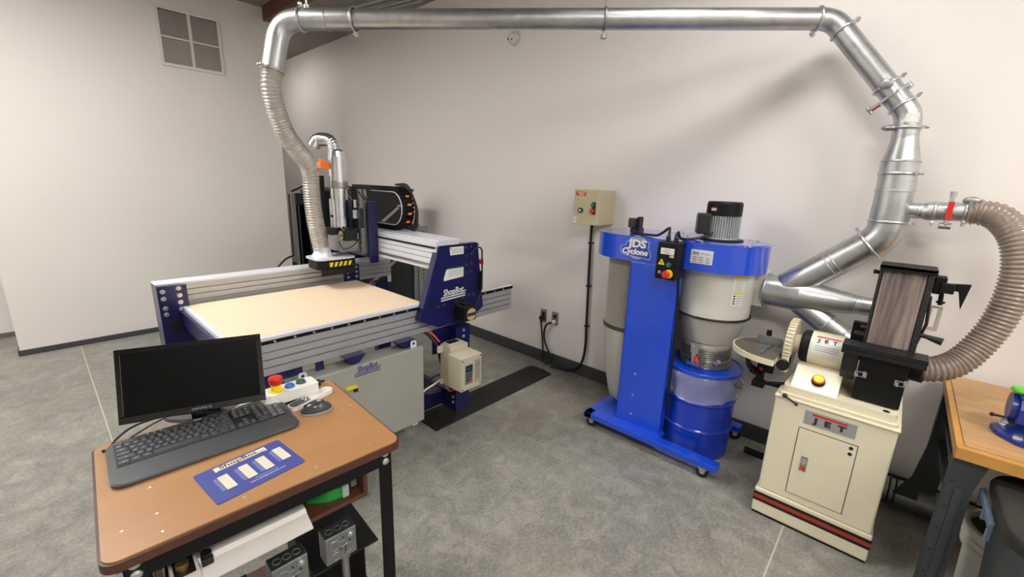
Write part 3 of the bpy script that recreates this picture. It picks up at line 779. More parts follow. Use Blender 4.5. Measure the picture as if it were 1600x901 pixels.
# --- drive unit on the right leg
vb = MB(); vb.box(1.578, 1.748, 1.80, 1.925, .352, .568)
vf = P_('drive_unit', vb, M_vfd, .004)
mb = MB(); mb.box(1.60, 1.745, 1.925, 2.025, .335, .60); mb.box(1.61, 1.72, 1.95, 2.01, .60, .612); mb.prism(rrect(1.555, 1.60, .555, .60, .01), 'y', 1.995, 2.0); mb.prism(rrect(1.575, 1.60, .34, .375, .008), 'y', 1.995, 2.0)
obj('rear_housing', mb, M_vfd, vf, .003)
mb = MB(); mb.box(1.62, 1.70, 1.955, 2.0, .6121, .6135); obj('vent_opening', mb, M_black, vf)
F = FY(0, 1.80, 0); mb = MB()
F.rect(mb, 1.641, .455, .062, .125, .002, 0); F.rect(mb, 1.641, .492, .052, .042, .003, 1); F.rect(mb, 1.641, .492, .036, .018, .0034, 4)
for r_ in range(3):
    for c_ in range(3): F.rect(mb, 1.624+c_*.017, .456-r_*.017, .012, .010, .0035, 5 if (r_ == 2 and c_ == 2) else 1)
F.rect(mb, 1.627, .412, .016, .012, .0036, 2); F.rect(mb, 1.655, .414, .022, .018, .0036, 5)
F.rect(mb, 1.712, .462, .05, .15, .001, 3)
for k in range(9): F.rect(mb, 1.712, .52-k*.013, .036, .003, .0014, 1 if k in (1, 2) else 6)
obj('keypad', mb, [mat('keypad_grey', '#6c7880', .5), M_black, M_green, mat('label_grey', '#9a9686', .6), mat('display_grey', '#40464c', .3), M_red, mat('print_grey', '#6f6e66', .6)], vf)
mb = MB()
for x, z in ((1.59, .55), (1.735, .555), (1.59, .365), (1.735, .37)): F.disc(mb, x, z, .005, .002, 0, 0, 10)
obj('cover_screw', mb, M_black, vf)
mb = MB()
mb.tube(spline([(1.64, 1.98, .335), (1.66, 1.96, .29), (1.70, 1.95, .285), (1.72, 1.96, .34)], 8), .007, 10, 1)
mb.tube(spline([(1.615, 1.98, .335), (1.62, 1.98, .30), (1.66, 1.985, .27), (1.71, 1.99, .30)], 8), .006, 10, 1)
mb.tube(spline([(1.60, 2.02, .36), (1.56, 2.04, .33), (1.50, 2.06, .30), (1.46, 2.08, .25)], 8), .006, 10, 2)
mb.tube(spline([(1.60, 2.03, .39), (1.55, 2.05, .37), (1.50, 2.07, .31), (1.455, 2.09, .30)], 8), .007, 10, 0)
mb.tube(spline([(1.60, 2.02, .28), (1.54, 2.05, .27), (1.48, 2.07, .28), (1.455, 2.08, .29)], 8), .006, 10, 0)
mb.tube(spline([(1.50, 2.16, .69), (1.56, 2.12, .66), (1.60, 2.06, .58), (1.61, 2.04, .50), (1.62, 2.03, .44)], 8), .011, 10, 0)
mb.tube(spline([(1.52, 2.15, .69), (1.58, 2.10, .66), (1.615, 2.05, .60)], 8), .007, 10, 1)
P_('drive_cables', mb, [M_cable, mat('orange_wire', '#c65a22', .5), M_white])
# cable at the back, going down from the router
mb = MB(); mb.tube(spline([(1.20, 3.3, 1.52), (1.20, 3.5, 1.42), (1.30, 3.66, 1.30)], 8), .006, 8)

# --- black rack behind the router
rk = thing('storage_rack', (2.05, 3.85, 0), 'black panelled steel rack with pale diagonal braces standing behind the router', 'rack')
mb = MB(); mb.box(1.86, 2.62, 3.76, 3.77, .02, 1.475); mb.box(1.86, 2.62, 3.72, 4.12, 1.475, 1.50)
mb.box(2.61, 2.62, 3.77, 4.1, .02, 1.475)
obj('panel', mb, mat('rack_black', '#0c0d12', .3, coat=.2), rk, .003)
mb = MB(); pts = []
for i in range(49):
    x_ = 1.425 + .20*i/24 if i <= 24 else 1.625 - .20*(i-24)/24
pts = [(1.455+.20*i/40, 3.70+.014*math.sin(i*1.3)+.007*math.sin(i*2.9)) for i in range(41)] + [(1.655, 3.75), (1.455, 3.75)]
mb.prism(pts, 'z', .03, 1.36, smooth=False)
obj('plastic_curtain', mb, mat('curtain_black', '#05080e', .3, coat=.25), rk)
mb = MB(); mb.box(1.45, 1.66, 3.69, 3.76, 1.36, 1.455); obj('curtain_rail', mb, mat('rack_black2', '#06080c', .35, coat=.2), rk, .008)
mb = MB(); mb.box(1.66, 1.86, 3.72, 4.1, .02, 1.475); obj('inner_bay', mb, M_blackm, rk, .004)
mb = MB()
mb.tube([(2.09, 3.752, .57), (2.44, 3.752, .82)], .012, mi=0, up=(0,1,0), square=(.008, .014))
mb.tube([(2.22, 3.752, 1.15), (2.45, 3.752, 1.32)], .012, mi=0, up=(0,1,0), square=(.008, .014)); mb.sphere((2.46, 3.75, 1.33), .02, n=12, k=8)
obj('diagonal_brace', mb, M_steel, rk)
mb = MB(); mb.box(2.62, 2.63, 3.74, 3.77, 0, 1.15); mb.box(2.63, 2.68, 3.75, 3.77, 0, 1.15); mb.box(2.68, 2.70, 3.74, 3.77, 0, 1.15)
obj('upright', mb, M_galvd, rk, .002)
mb = MB(); mb.box(2.70, 2.80, 3.745, 3.77, 0, 1.12, 0)
for k in range(22): FY(2.74, 3.745, .10+k*.046).disc(mb, 0, 0, .008, .001, 1, 0, 10)
obj('perforated_post', mb, [M_galvd, M_black], rk)
mb = MB(); mb.tube(spline([(1.43, 3.70, 1.47), (1.50, 3.70, 1.50), (1.60, 3.72, 1.56), (1.66, 3.74, 1.62)], 8), .008, 8); mb.tube(spline([(1.40, 3.70, .95), (1.33, 3.70, .92), (1.22, 3.68, .82), (1.12, 3.66, .70), (1.05, 3.62, .5), (1.05, 3.6, .2), (1.1, 3.6, .008)], 8), .008, 8)
mb.tube([(1.405, 3.69, 1.45), (1.40, 3.69, .95)], .006, 8)
obj('rack_cable', mb, M_cable, rk)
# ================================================================== wall box, outlets, cords
t = thing('switch_box', (XR, 1.76, 1.43), 'beige metal switch box on the right wall with green and red buttons', 'switch box')
obj('enclosure', MB().box(2.745, XR-.001, 1.655, 1.865, 1.312, 1.562), M_beige, t, .003)
F = FX(2.745, 1.76, 1.437); mb = MB()
F.rect(mb, -.048, .098, .085, .028, .001, 0)
for k, w_ in ((0, .066), (1, .04)): F.rect(mb, -.045, .103-k*.011, w_, .005, .0014, 1)
F.rect(mb, -.09, -.085, .026, .06, .001, 1); F.rect(mb, -.09, -.061, .024, .006, .0014, 0)
for k in range(3): F.rect(mb, -.09, -.075-k*.012, .018, .002, .0014, 2)
obj('label', mb, [M_red, M_paper, M_ink], t)
mb = MB(); F.disc(mb, -.042, -.022, .019, .012, 0); F.disc(mb, -.042, -.022, .009, .016, 1)
obj('selector_knob', mb, [M_black, M_white], t, label='black round selector knob')
mb = MB(); F.rect(mb, .067, -.002, .032, .088, .004, 0); obj('button_plate', mb, M_black, t)
mb = MB(); F.disc(mb, .064, .020, .013, .02); obj('start_button', mb, M_green, t, label='green push button')
mb = MB(); F.disc(mb, .064, -.022, .015, .028); obj('stop_button', mb, M_red, t, label='red push button')
mb = MB(); F.disc(mb, .072, .066, .005, .002); F.disc(mb, .072, -.07, .005, .002); obj('cover_screw', mb, M_steel, t)
mb = MB(); pp = spline([(2.955, 1.83, 1.31), (2.955, 1.825, 1.05), (2.955, 1.815, .75), (2.955, 1.805, .45), (2.955, 1.80, .28), (2.953, 1.82, .14), (2.95, 1.88, .05), (2.945, 1.97, .012), (2.93, 2.06, .012), (2.90, 2.11, .018)], 10)
mb.tube(pp, .0105, 12)
cd = obj('power_cord', mb, M_cable, origin=(2.955, 1.8, .28)); tag(cd, 'thick black cord running from the beige switch box down the wall to the floor ramp', 'cord')
mb = MB()
for z_, y_ in ((1.15, 1.828), (.80, 1.817), (.46, 1.805)): mb.box(2.945, XR-.0005, y_-.017, y_+.017, z_-.006, z_+.006)
obj('cable_clip', mb, M_black, cd)
for i, (y, lab, lc, plug) in enumerate(((2.272, 'steel wall outlet with a black plug in it, left of the pair', 'thin black cord dropping straight from the black plug in the left outlet', M_black), (2.142, 'steel wall outlet with a pale-faced plug in it, right of the pair', 'black cord curving in an S from the pale plug in the right outlet', M_white))):
    t = thing('wall_outlet', (XR, y, .44), lab, 'outlet', 'wall outlets above the baseboard')
    obj('cover_plate', MB().box(XR-.007, XR-.0005, y-.035, y+.035, .385, .50), M_steel, t, .002)
    F = FX(XR-.007, y, .44); mb = MB(); F.disc(mb, 0, .02, .018, .002, 0); F.disc(mb, 0, -.022, .018, .002, 0); obj('socket', mb, M_black, t)
    tc_ = thing('power_cord', (XR-.03, y, .42), lc, 'cord')
    mb = MB(); z_ = .425 if i == 0 else .412
    mb.cyl((XR-.01, y, z_), (XR-.045, y+.004, z_-.004), .019, .017, n=20)
    if i == 0: mb.cyl((XR-.03, y, z_), (XR-.034, y, z_-.05), .014, .01, n=14)
    obj('plug', mb, plug, tc_, .002)
    mb = MB()
    P = [(XR-.034, y, z_-.04), (XR-.03, y-.01, .30), (XR-.03, y-.03, .15), (XR-.035, y-.045, .04), (XR-.05, y-.05, .02)] if i == 0 else \
        [(XR-.045, y+.004, z_), (XR-.055, y+.05, .385), (XR-.04, y+.085, .31), (XR-.035, y+.08, .22), (XR-.04, y+.03, .14), (XR-.04, y-.01, .08), (XR-.05, y+.005, .03), (XR-.08, y+.03, .022)]
    mb.tube(spline(P, 10), .0075 if i == 0 else .009, 10); obj('cable', mb, M_cable, tc_)
# rubber ramp over the cables
mb = MB(); prof = [(2.272, 0), (2.262, .008), (2.20, .020), (2.10, .020), (2.03, .008), (2.02, 0)]
mb.prism(prof, 'x', 1.56, 2.80, 0); rp = obj('cable_ramp', mb, M_rubber, origin=(2.1, 2.14, 0)); tag(rp, 'black rubber cable ramp lying on the floor from the wall to under the router', 'cable ramp')
mb = MB()
for k in range(23):
    x_ = 1.58+k*.052; mb.box(x_, x_+.02, 2.105, 2.195, .0201, .022)
obj('tread', mb, M_rubber, rp)

# ================================================================== cyclone dust collector
cy = thing('dust_collector', (2.66, .97, 0), 'blue and grey cyclone dust collector on a wheeled blue base', 'dust collector')
CX, CY_, FY_ = 2.67, .77, 1.29
def C_(name, mb, m, bevel=0, parent=None, **k): return obj(name, mb, m, parent or cy, bevel, **k)
mb = MB()
mb.box(2.325, 2.395, .525, 1.385, .066, .104); mb.box(2.325, 2.94, 1.33, 1.385, .066, .104); mb.box(2.87, 2.94, .55, 1.33, .066, .104)
mb.box(2.395, 2.87, 1.0, 1.33, .092, .104); mb.box(2.395, 2.475, .885, 1.33, .070, .1042)
C_('base_frame', mb, M_cyan, .003)
def caster(x, y, swivel=0):
    M = Matrix.Translation((x, y, 0)) @ Matrix.Rotation(swivel, 4, 'Z')
    t = MB(); t.prism([(-.018, .064), (.018, .064), (.014, .034), (.008, .026), (-.008, .026), (-.014, .034)], 'x', -.019, -.016, 0, M)
    t.prism([(-.018, .064), (.018, .064), (.014, .034), (.008, .026), (-.008, .026), (-.014, .034)], 'x', .016, .019, 0, M)
    t.box(-.025, .025, -.025, .025, .058, .0655, 0, M); t.tube([M @ Vector((-.024, 0, .034)), M @ Vector((.024, 0, .034))], .006, 8)
    c = C_('caster', t, M_zinc, .001)
    w = MB(); w.tube([M @ Vector((-.014, 0, .0345)), M @ Vector((.014, 0, .0345))], .034, 24); obj('wheel', w, M_rubber, c, .003)
caster(2.36, 1.34, .2); caster(2.352, .60, .15); caster(2.905, .585, .5); caster(2.90, 1.34, .3)
# upright panel
mb = MB(); mb.box(2.42, 2.426, .895, 1.20, .104, 1.156); mb.box(2.42, 2.47, .895, .901, .104, 1.156); mb.box(2.42, 2.47, 1.194, 1.20, .104, 1.156)
pn = C_('upright_panel', mb, M_cyan, .002)
mb = MB(); F = FX(2.42, 1.05, 0)
for z_ in (.66, .38, .20): pass
each_bolt(F, [(-.045, .445), (-.045, .30), (-.045, .165)], pn, .006, .003)
# top housing: a long rounded blue box
mb = MB(); st = stadium(CX, CY_-.0, FY_, .25, 22)
mb.prism([(x, y) for x, y in st], 'z', 1.158, 1.305, smooth=True)
hs = C_('top_housing', mb, M_cyan)
mb = MB(); mb.prism([(CX+(x-CX)*1.012, 1.03+(y-1.03)*1.006) for x, y in st], 'z', 1.305, 1.309)
C_('housing_lid', mb, M_lid, .001)
mb = MB(); mb.lathe([(.235, 0), (.235, .004), (.228, .005)], (CX+.0, CY_, 1.309), (0,0,1), 48); mb.lathe([(.118, 0), (.118, .006), (.10, .008)], (CX+.01, CY_+.01, 1.314), (0,0,1), 40, mi=1)
C_('motor_flange', mb, [M_lid, M_blackm])
mb = MB()
for a in (.4, 1.6, 2.9, 4.2, 5.4): mb.lathe([(.008, 0), (.008, .005), (.004, .008)], (CX+.20*math.cos(a), CY_+.20*math.sin(a), 1.313), (0,0,1), 10)
mb.ring((2.60, .985, 1.335), (1, .3, 0), .014, .0025, 16, 6); mb.ring((2.52, .585, 1.33), (1, .3, 0), .014, .0025, 16, 6); mb.cyl((2.60, .985, 1.309), (2.60, .985, 1.322), .004); mb.cyl((2.52, .585, 1.309), (2.52, .585, 1.317), .006)
mb.box(2.50, 2.53, .60, .64, 1.3095, 1.314)
C_('eye_bolt', mb, M_zinc)
# motor
mx, my = 2.68, .785
mb = MB(); mb.lathe([(.075, 0), (.075, .135)], (mx, my, 1.322), (0,0,1), 40)
for k in range(44):
    a = 2*PI*k/44; M = Matrix.Translation((mx, my, 0)) @ Matrix.Rotation(a, 4, 'Z'); mb.box(.074, .093, -.0016, .0016, 1.33, 1.455, 0, M)
mb.lathe([(.094, 0), (.094, .006)], (mx, my, 1.324), (0,0,1), 40)
mo = C_('motor', mb, mat('motor_alloy', '#bcbfc0', .4, .35))
mb = MB(); mb.lathe([(.091, 0), (.094, .004), (.094, .068), (.088, .08), (.0, .081)], (mx, my, 1.452), (0,0,1), 40); obj('fan_cover', mb, M_blackm, mo)
mb = MB(); M = Matrix.Translation((mx-.095, my+.075, 1.41)) @ Matrix.Rotation(.5, 4, 'Z')
mb.box(-.035, .045, -.035, .035, -.062, .055, 0, M); obj('junction_box', mb, M_black, mo, .008)
mb = MB(); mb.box(-.002, .03, -.0365, -.035, .035, .05, 0, Matrix.Translation((mx-.085, my+.03, 1.45)) @ Matrix.Rotation(0, 4, 'Z'))
mb = MB(); FX(mx-.094, my+.028, 1.49).rect(mb, 0, 0, .026, .016, .003); obj('motor_label', mb, mat('motor_label_red', '#c9a09a', .5), mo)
# vibration motor on the left of the lid
mb = MB(); mb.box(2.56, 2.63, 1.235, 1.30, 1.3095, 1.345); mb.box(2.565, 2.62, 1.24, 1.262, 1.34, 1.415); mb.box(2.545, 2.60, 1.255, 1.31, 1.345, 1.405)
sm = C_('shaker_motor', mb, M_black, .006)
def cord(P, r=.0075, name='motor_cord'): m_ = MB(); m_.tube(spline(P, 10), r, 10); return C_(name, m_, M_cable)
cord([(2.555, 1.27, 1.345), (2.52, 1.22, 1.32), (2.50, 1.14, 1.318), (2.46, 1.07, 1.325), (2.42, 1.02, 1.35), (2.39, .975, 1.38), (2.375, .965, 1.36), (2.37, .965, 1.325)])
cord([(2.61, .80, 1.36), (2.55, .85, 1.33), (2.50, .90, 1.318), (2.45, .93, 1.325), (2.40, .925, 1.36), (2.375, .925, 1.345), (2.37, .925, 1.325)])
mb = MB(); mb.lathe([(.013, 0), (.013, .02), (.009, .028)], (2.37, .965, 1.311), (0,0,1), 12); mb.lathe([(.013, 0), (.013, .02), (.009, .028)], (2.37, .92, 1.311), (0,0,1), 12)
C_('cable_gland', mb, M_black)
# control box
cbx = C_('control_box', MB().box(2.30, 2.419, .878, .992, 1.105, 1.309), M_blackm, .006)
F = FX(2.30, .935, 1.207); mb = MB()
F.rect(mb, .002, .055, .075, .034, .001, 0); 
for k, (dx, dy, w_) in enumerate(((0, .062, .03), (-.008, .052, .04), (.0, .045, .03))): F.rect(mb, dx, dy, w_, .003, .0014, 1)
F.rect(mb, .028, .029, .024, .013, .001, 2)
F.poly(mb, [(-.044, -.022), (-.006, -.022), (-.025, .012)], .001, 3); F.poly(mb, [(-.026, -.002), (-.021, -.002), (-.024, -.009), (-.020, -.009), (-.028, -.019), (-.026, -.011), (-.030, -.011)], .0016, 4)
obj('label', mb, [M_paper, mat('emblem_grey', '#7e8894', .6), mat('pink_label', '#c8a0a0', .6), M_yellow, M_ink], cbx)
mb = MB(); F.disc(mb, .017, -.018, .014, .004, 0); F.disc(mb, .017, -.018, .010, .008, 0); obj('start_button', mb, M_green, cbx, label='round green start button')
mb = MB(); F.disc(mb, .022, -.068, .024, .006, 0, 0, 30); obj('stop_plate', mb, M_yellow, cbx, label='round yellow plate behind the stop button')
mb = MB(); mb.lathe([(.014, 0), (.014, .014), (.021, .018), (.021, .028), (.016, .034), (0, .034)], F.M @ Vector((.018, -.068, .006)), (-1, 0, 0), 28); obj('stop_button', mb, M_red, cbx, label='red mushroom stop button')
mb = MB(); F.disc(mb, -.03, -.064, .009, .003, 0); F.disc(mb, -.03, -.064, .005, .008, 1); obj('key_switch', mb, [M_zinc, M_steel], cbx)
cord([(2.38, .885, 1.10), (2.40, .885, 1.03), (2.425, .885, .95), (2.43, .882, .85), (2.435, .88, .6), (2.44, .88, .3)], .007, 'power_lead')
# makers' mark: lettering with a grey disc behind
mb = MB(); F = FX(2.42, 1.183, 1.242)
F.M = F.M @ Matrix.Diagonal((1.14, 1.14, 1, 1))
F.disc(mb, .012, .002, .062, .0008, 2, 0, 40); F.disc(mb, .012, .002, .058, .0012, 1, 0, 40)
F.poly(mb, [(-.052, .030), (-.052, .012), (-.085, .0), (-.082, -.032), (-.060, -.044), (.088, -.056), (.094, -.038), (.086, -.014), (.075, .0), (.080, .034), (.062, .040)], .0016, 2)
F.poly(mb, [(-.048, .026), (-.048, .010), (-.080, -.002), (-.077, -.029), (-.058, -.040), (.085, -.052), (.090, -.038), (.082, -.015), (.070, .002), (.075, .031), (.060, .036)], .0020, 3)
Fl = Frame((2.42, 1.183, 1.242), (0, -1, 0), (0, -.06, 1))
Fl.text(mb, 'JDS', .014, .022, .062, 0, .002, .0012, off=.0026, fit=.118)
Fl.text(mb, 'Cyclone', .002, -.026, .048, 0, .002, .0012, shear=.12, off=.0020, fit=.166)
obj('lettering', mb, [M_white, mat('mark_grey', '#8e949c', .5), mat('mark_light_blue', '#8fa6d8', .5), mat('mark_blue', '#1c3f9e', .5)], hs, label='white lettering over a grey disc with a pale outline')
mb = MB(); F = FX(2.42, .790, 1.238)
F.rect(mb, 0, 0, .118, .076, .001, 0)
F.rect(mb, -.033, .018, .036, .014, .0014, 2); F.text(mb, 'HP Cyclone', .020, .018, .012, 1, .001, .0005, fit=.045)
for k in range(3):
    for j in range(3): F.rect(mb, -.036+j*.035, -.004-k*.012, .022, .003, .0014, 1)
obj('rating_plate', mb, [mat('plate_silver', '#cdd0d4', .45), M_ink, mat('emblem_blue', '#7e8eb2', .5)], hs)
# filter and its bag on the left
mb = MB(); n = 180; prof_n = []
for i in range(n):
    a = 2*PI*i/n; r_ = .188 if i % 2 else .178; prof_n.append((CX+r_*math.cos(a), FY_-.02+r_*math.sin(a)))
mb.prism(prof_n, 'z', .70, 1.158)
fl = C_('filter_cartridge', mb, mat('filter_pleats', '#6e6a5e', .7))
mb = MB(); R_ = .190
zs = [.70+i*.0105 for i in range(44)]
for i, z_ in enumerate(zs): mb.ring((CX, FY_-.02, z_), (0,0,1), R_, .0016, 96, 4)
for k in range(96):
    a = 2*PI*k/96; mb.tube([(CX+R_*math.cos(a), FY_-.02+R_*math.sin(a), z_) for z_ in (.70, 1.158)], .0014, 4, caps=False)
obj('wire_mesh', mb, mat('mesh_wire', '#d2cec2', .4, .2), fl)
mb = MB(); mb.lathe([(.19, 0), (.196, .003), (.196, .028), (.19, .032)], (CX, FY_-.02, .668), (0,0,1), 48)
obj('filter_clamp', mb, mat('clamp_dark', '#55524c', .4, .5), fl)
mb = MB(); mb.lathe([(.193, 0), (.193, .02)], (CX, FY_-.02, .648), (0,0,1), 48, cap0=False, cap1=False)
vs = []; 
prof_b = [(.192, .66), (.188, .60), (.178, .52), (.165, .44), (.15, .36), (.135, .28), (.12, .20), (.105, .145), (.06, .112), (0.001, .108)]
nn = 48
for j, (r_, z_) in enumerate(prof_b):
    for i in range(nn):
        a = 2*PI*i/nn; w_ = 1 + (.05*math.sin(5*a+j*.5)+.03*math.sin(11*a))*min(1, j/4)
        vs.append((CX+r_*w_*math.cos(a), FY_-.02+r_*w_*math.sin(a), z_))
mb.add(vs, [(i+j*nn, i+(j+1)*nn, (i+1) % nn+(j+1)*nn, (i+1) % nn+j*nn) for j in range(len(prof_b)-1) for i in range(nn)], 0, True)
C_('dust_bag', mb, M_bagf, label='clear plastic bag under the filter')
# grey drum, cone and inlet
mb = MB(); mb.lathe([(.200, 0), (.200, .27)], (CX, CY_, .888), (0,0,1), 56, cap0=False, cap1=False)
bd = C_('cyclone_body', mb, M_conegrey)
mb = MB(); mb.ring((CX, CY_, .885), (0,0,1), .206, .0065, 56, 8); C_('seam_ring', mb, M_black)
mb = MB(); mb.lathe([(.135, 0), (.135, .03), (.145, .04), (.198, .205)], (CX, CY_, .68), (0,0,1), 56, cap0=False, cap1=False); C_('cone', mb, mat('cone_grey_dark', '#b3b2aa', .36, .15, coat=.2))
mb = MB(); mb.prism([(2.83-.09, .95), (2.83+.09, .95), (2.83+.09, 1.145), (2.83-.09, 1.145)], 'y', .53, .70); C_('inlet_housing', mb, M_conegrey, .006)
mb = MB(); F = FX(0, 0, 0)
for a0, a1, z0_, z1_, mi in ((PI+.56, PI+.78, 1.00, 1.145, 0), (PI+.57, PI+.77, 1.13, 1.142, 1), (PI+.57, PI+.77, 1.062, 1.072, 1)):
    pass
def decal(mb, a0, a1, z0_, z1_, mi, e=.0008, n=6):
    r_ = .200 + e
    for i in range(n):
        a = a0+(a1-a0)*i/n; b = a0+(a1-a0)*(i+1)/n
        mb.add([(CX+r_*math.cos(a), CY_+r_*math.sin(a), z0_), (CX+r_*math.cos(b), CY_+r_*math.sin(b), z0_), (CX+r_*math.cos(b), CY_+r_*math.sin(b), z1_), (CX+r_*math.cos(a), CY_+r_*math.sin(a), z1_)], [(0,1,2,3)], mi)
A0, A1 = PI+.74, PI+1.08
decal(mb, A0, A1, .975, 1.145, 0); decal(mb, A0+.02, A1-.02, 1.130, 1.144, 1, .0016); decal(mb, A0+.02, A1-.02, 1.040, 1.052, 1, .0016)
for k in range(7): decal(mb, A0+.04, A1-.04, 1.120-k*.010, 1.1225-k*.010, 2, .0016)
for k in range(4): decal(mb, A0+.04, A0+.10, 1.026-k*.014, 1.034-k*.014, 3, .0016); decal(mb, A0+.13, A1-.04, 1.028-k*.014, 1.031-k*.014, 2, .0016)
obj('caution_labels', mb, [M_paper, M_yellow, mat('fine_print', '#7c7c7a', .6), M_ink], bd)
# flexible collar to the drum
mb = MB(); corrugated(mb, [(CX, CY_, .566), (CX, CY_, .685)], .137, .0135, .005, 48); C_('collar_hose', mb, mat('collar_grey', '#85837c', .3, .4))
mb = MB(); mb.ring((CX, CY_, .612), (0,0,1), .143, .004); mb.box(2.52, 2.535, .72, .75, .60, .625); mb.cyl((2.545, .668, .61), (2.535, .65, .635), .012); C_('hose_clamp', mb, M_zinc)

# ---- collection drum
dr = thing('collection_drum', (CX, CY_, 0), 'round blue steel drum with lid and clear bag under the cyclone cone', 'drum')
mb = MB(); mb.lathe([(.200, .002), (.204, .006), (.204, .165), (.2075, .170), (.2105, .178), (.2075, .186), (.204, .191), (.204, .343), (.2075, .348), (.2105, .356), (.2075, .364), (.204, .369), (.204, .54)], (CX, CY_, 0), (0,0,1), 64)
obj('barrel', mb, mat('drum_blue', '#1038b4', .25, coat=.5), dr)
mb = MB(); mb.lathe([(.214, .532), (.219, .536), (.219, .552), (.214, .557), (.205, .553), (.16, .562), (0.14, .563)], (CX, CY_, 0), (0,0,1), 64)
ld = obj('lid', mb, M_cyan, dr)
mb = MB(); mb.box(2.462, 2.468, .745, .80, .548, .60); mb.box(2.462, 2.48, .745, .752, .548, .565)
obj('latch_bracket', MB().tube([(2.50, .805, .565), (2.475, .805, .58), (2.475, .805, .61)], .004, 8).tube([(2.50, .735, .565), (2.475, .735, .58), (2.475, .735, .61)], .004, 8).tube([(2.475, .805, .598), (2.475, .735, .598)], .005, 8), M_cyan, ld)
mb = MB(); mb.box(2.505, 2.512, .762, .808, .655, .715); mb.box(2.50, 2.515, .775, .80, .63, .70); mb.cyl((2.503, .79, .70), (2.495, .785, .60), .006)
tg = obj('toggle_clamp', mb, M_zinc, ld, .001)
mb = MB(); mb.cyl((2.498, .772, .64), (2.485, .742, .588), .009, n=14)
for k in range(5): mb.ring(Vector((2.498, .772, .64)).lerp(Vector((2.485, .742, .588)), .12+k*.18), (-.013, -.03, -.052), .009, .0025, 14, 6)
obj('handle_grip', mb, M_red, tg, label='red ribbed clamp grip')
nn = 96; vs = []; prof_b = [(.214, .536), (.222, .52), (.219, .49), (.224, .45), (.219, .41), (.226, .385)]
for j, (r_, z_) in enumerate(prof_b):
    for i in range(nn):
        a = 2*PI*i/nn; w_ = .006*math.sin(7*a+j*1.1)+.004*math.sin(17*a-j*.7)+.003*math.sin(31*a+j*2)
        dz = .016*math.sin(3*a+1)*(j == 5)
        vs.append((CX+(r_+w_*(j > 0))*math.cos(a), CY_+(r_+w_*(j > 0))*math.sin(a), z_+dz))
mb = MB(); mb.add(vs, [(i+j*nn, i+(j+1)*nn, (i+1) % nn+(j+1)*nn, (i+1) % nn+j*nn) for j in range(len(prof_b)-1) for i in range(nn)], 0, True)
obj('drum_bag', mb, M_bag, dr, label='clear plastic bag folded over the rim')
mb = MB(); mb.box(2.53, 2.545, .578, .60, .47, .51); mb.tube([(2.60, .553, .49), (2.575, .535, .49), (2.545, .555, .49)], .006, 8)
obj('lid_handle', MB().tube([(2.66, .562, .53), (2.655, .535, .50), (2.62, .535, .485), (2.59, .56, .50)], .009, 8), M_steel, dr)
# dark strip on the floor next to the drum
t = obj('floor_strip', MB().prism([(2.78, .49), (2.84, .50), (2.84, .10), (2.78, .09)], 'z', .0005, .012), M_blackm, origin=(2.8, .3, 0)); tag(t, 'flat black metal strip lying on the floor between the drum and the sander', 'metal strip')
# ================================================================== belt and disc sander on its stand
sa = thing('belt_disc_sander', (2.46, .085, 0), 'cream belt and disc sander on a closed cream stand with a red stripe', 'sander')
def S_(name, mb, m, bevel=0, parent=None, **k): return obj(name, mb, m, parent or sa, bevel, **k)
xf, xb = 2.255, 2.70
mb = MB(); mb.box(xf, xb, -.146, .320, .012, .145); pl = S_('plinth', mb, M_cream, .006)
obj('plinth_foot', MB().box(xf+.004, xb, -.142, .316, 0, .012), M_black, pl)
mb = MB(); mb.box(xf-.0012, xb, -.1472, .3212, .075, .125, 0); obj('stripe_black', mb, M_black, pl, label='black stripe band')
mb = MB(); mb.box(xf-.0024, xb-.001, -.1484, .3224, .091, .110, 0); obj('stripe_red', mb, mat('stripe_red', '#9e3226', .4), pl, label='dark red stripe')
mb = MB(); mb.box(xf+.008, xb, -.138, .310, .145, .650); mb.box(xf, xb, -.144, .315, .648, .664)
cb_ = S_('cabinet', mb, M_cream, .008)
F = FX(xf+.008, .084, 0)
mb = MB(); F.rect(mb, 0, .3605, .222, .350, .0015, 1); F.rect(mb, 0, .3605, .216, .344, .003, 0)
dr_ = obj('door', mb, [M_cream, M_ink], cb_)
mb = MB(); F.disc(mb, .088, .515, .008, .004, 0); F.disc(mb, .088, .487, .008, .004, 0)
obj('door_screw', mb, M_black, dr_)
mb = MB(); F.rect(mb, -.064, .360, .026, .075, .006, 0); F.rect(mb, -.064, .372, .018, .030, .0075, 1); F.rect(mb, -.064, .338, .018, .016, .008, 2)
obj('door_latch', mb, [M_steel, M_cabinet, M_red], dr_)
mb = MB(); F.rect(mb, -.003, .594, .190, .066, .002, 0); F.rect(mb, -.005, .614, .130, .010, .003, 1)
F.text(mb, 'J  E  T', -.002, .587, .036, 2, .002, .001, sx=1, off=.0022, fit=.124)
obj('badge', mb, [mat('badge_silver', '#a9abad', .38, .5), M_red, M_ink], cb_, label='silver badge with red bar and black letters')
# base casting
mb = MB(); mb.prism(rrect(2.275, 2.66, -.122, .288, .02), 'z', .664, .712); mb.prism(rrect(2.262, 2.67, -.132, .298, .02), 'z', .664, .678)
bs_ = S_('base_casting', mb, M_cream, .007)
mb = MB(); mb.prism([(2.278, .708), (2.385, .792), (2.60, .792), (2.62, .708)], 'y', .085, .262); obj('switch_hump', mb, M_cream, bs_, .01)
mb = MB()
for x_, y_ in ((2.30, -.085), (2.44, -.10), (2.30, .25)): FZ(x_, y_, .7122).disc(mb, 0, 0, .012, .0015, 0, 0, 20)
obj('bolt_hole', mb, M_black, bs_)
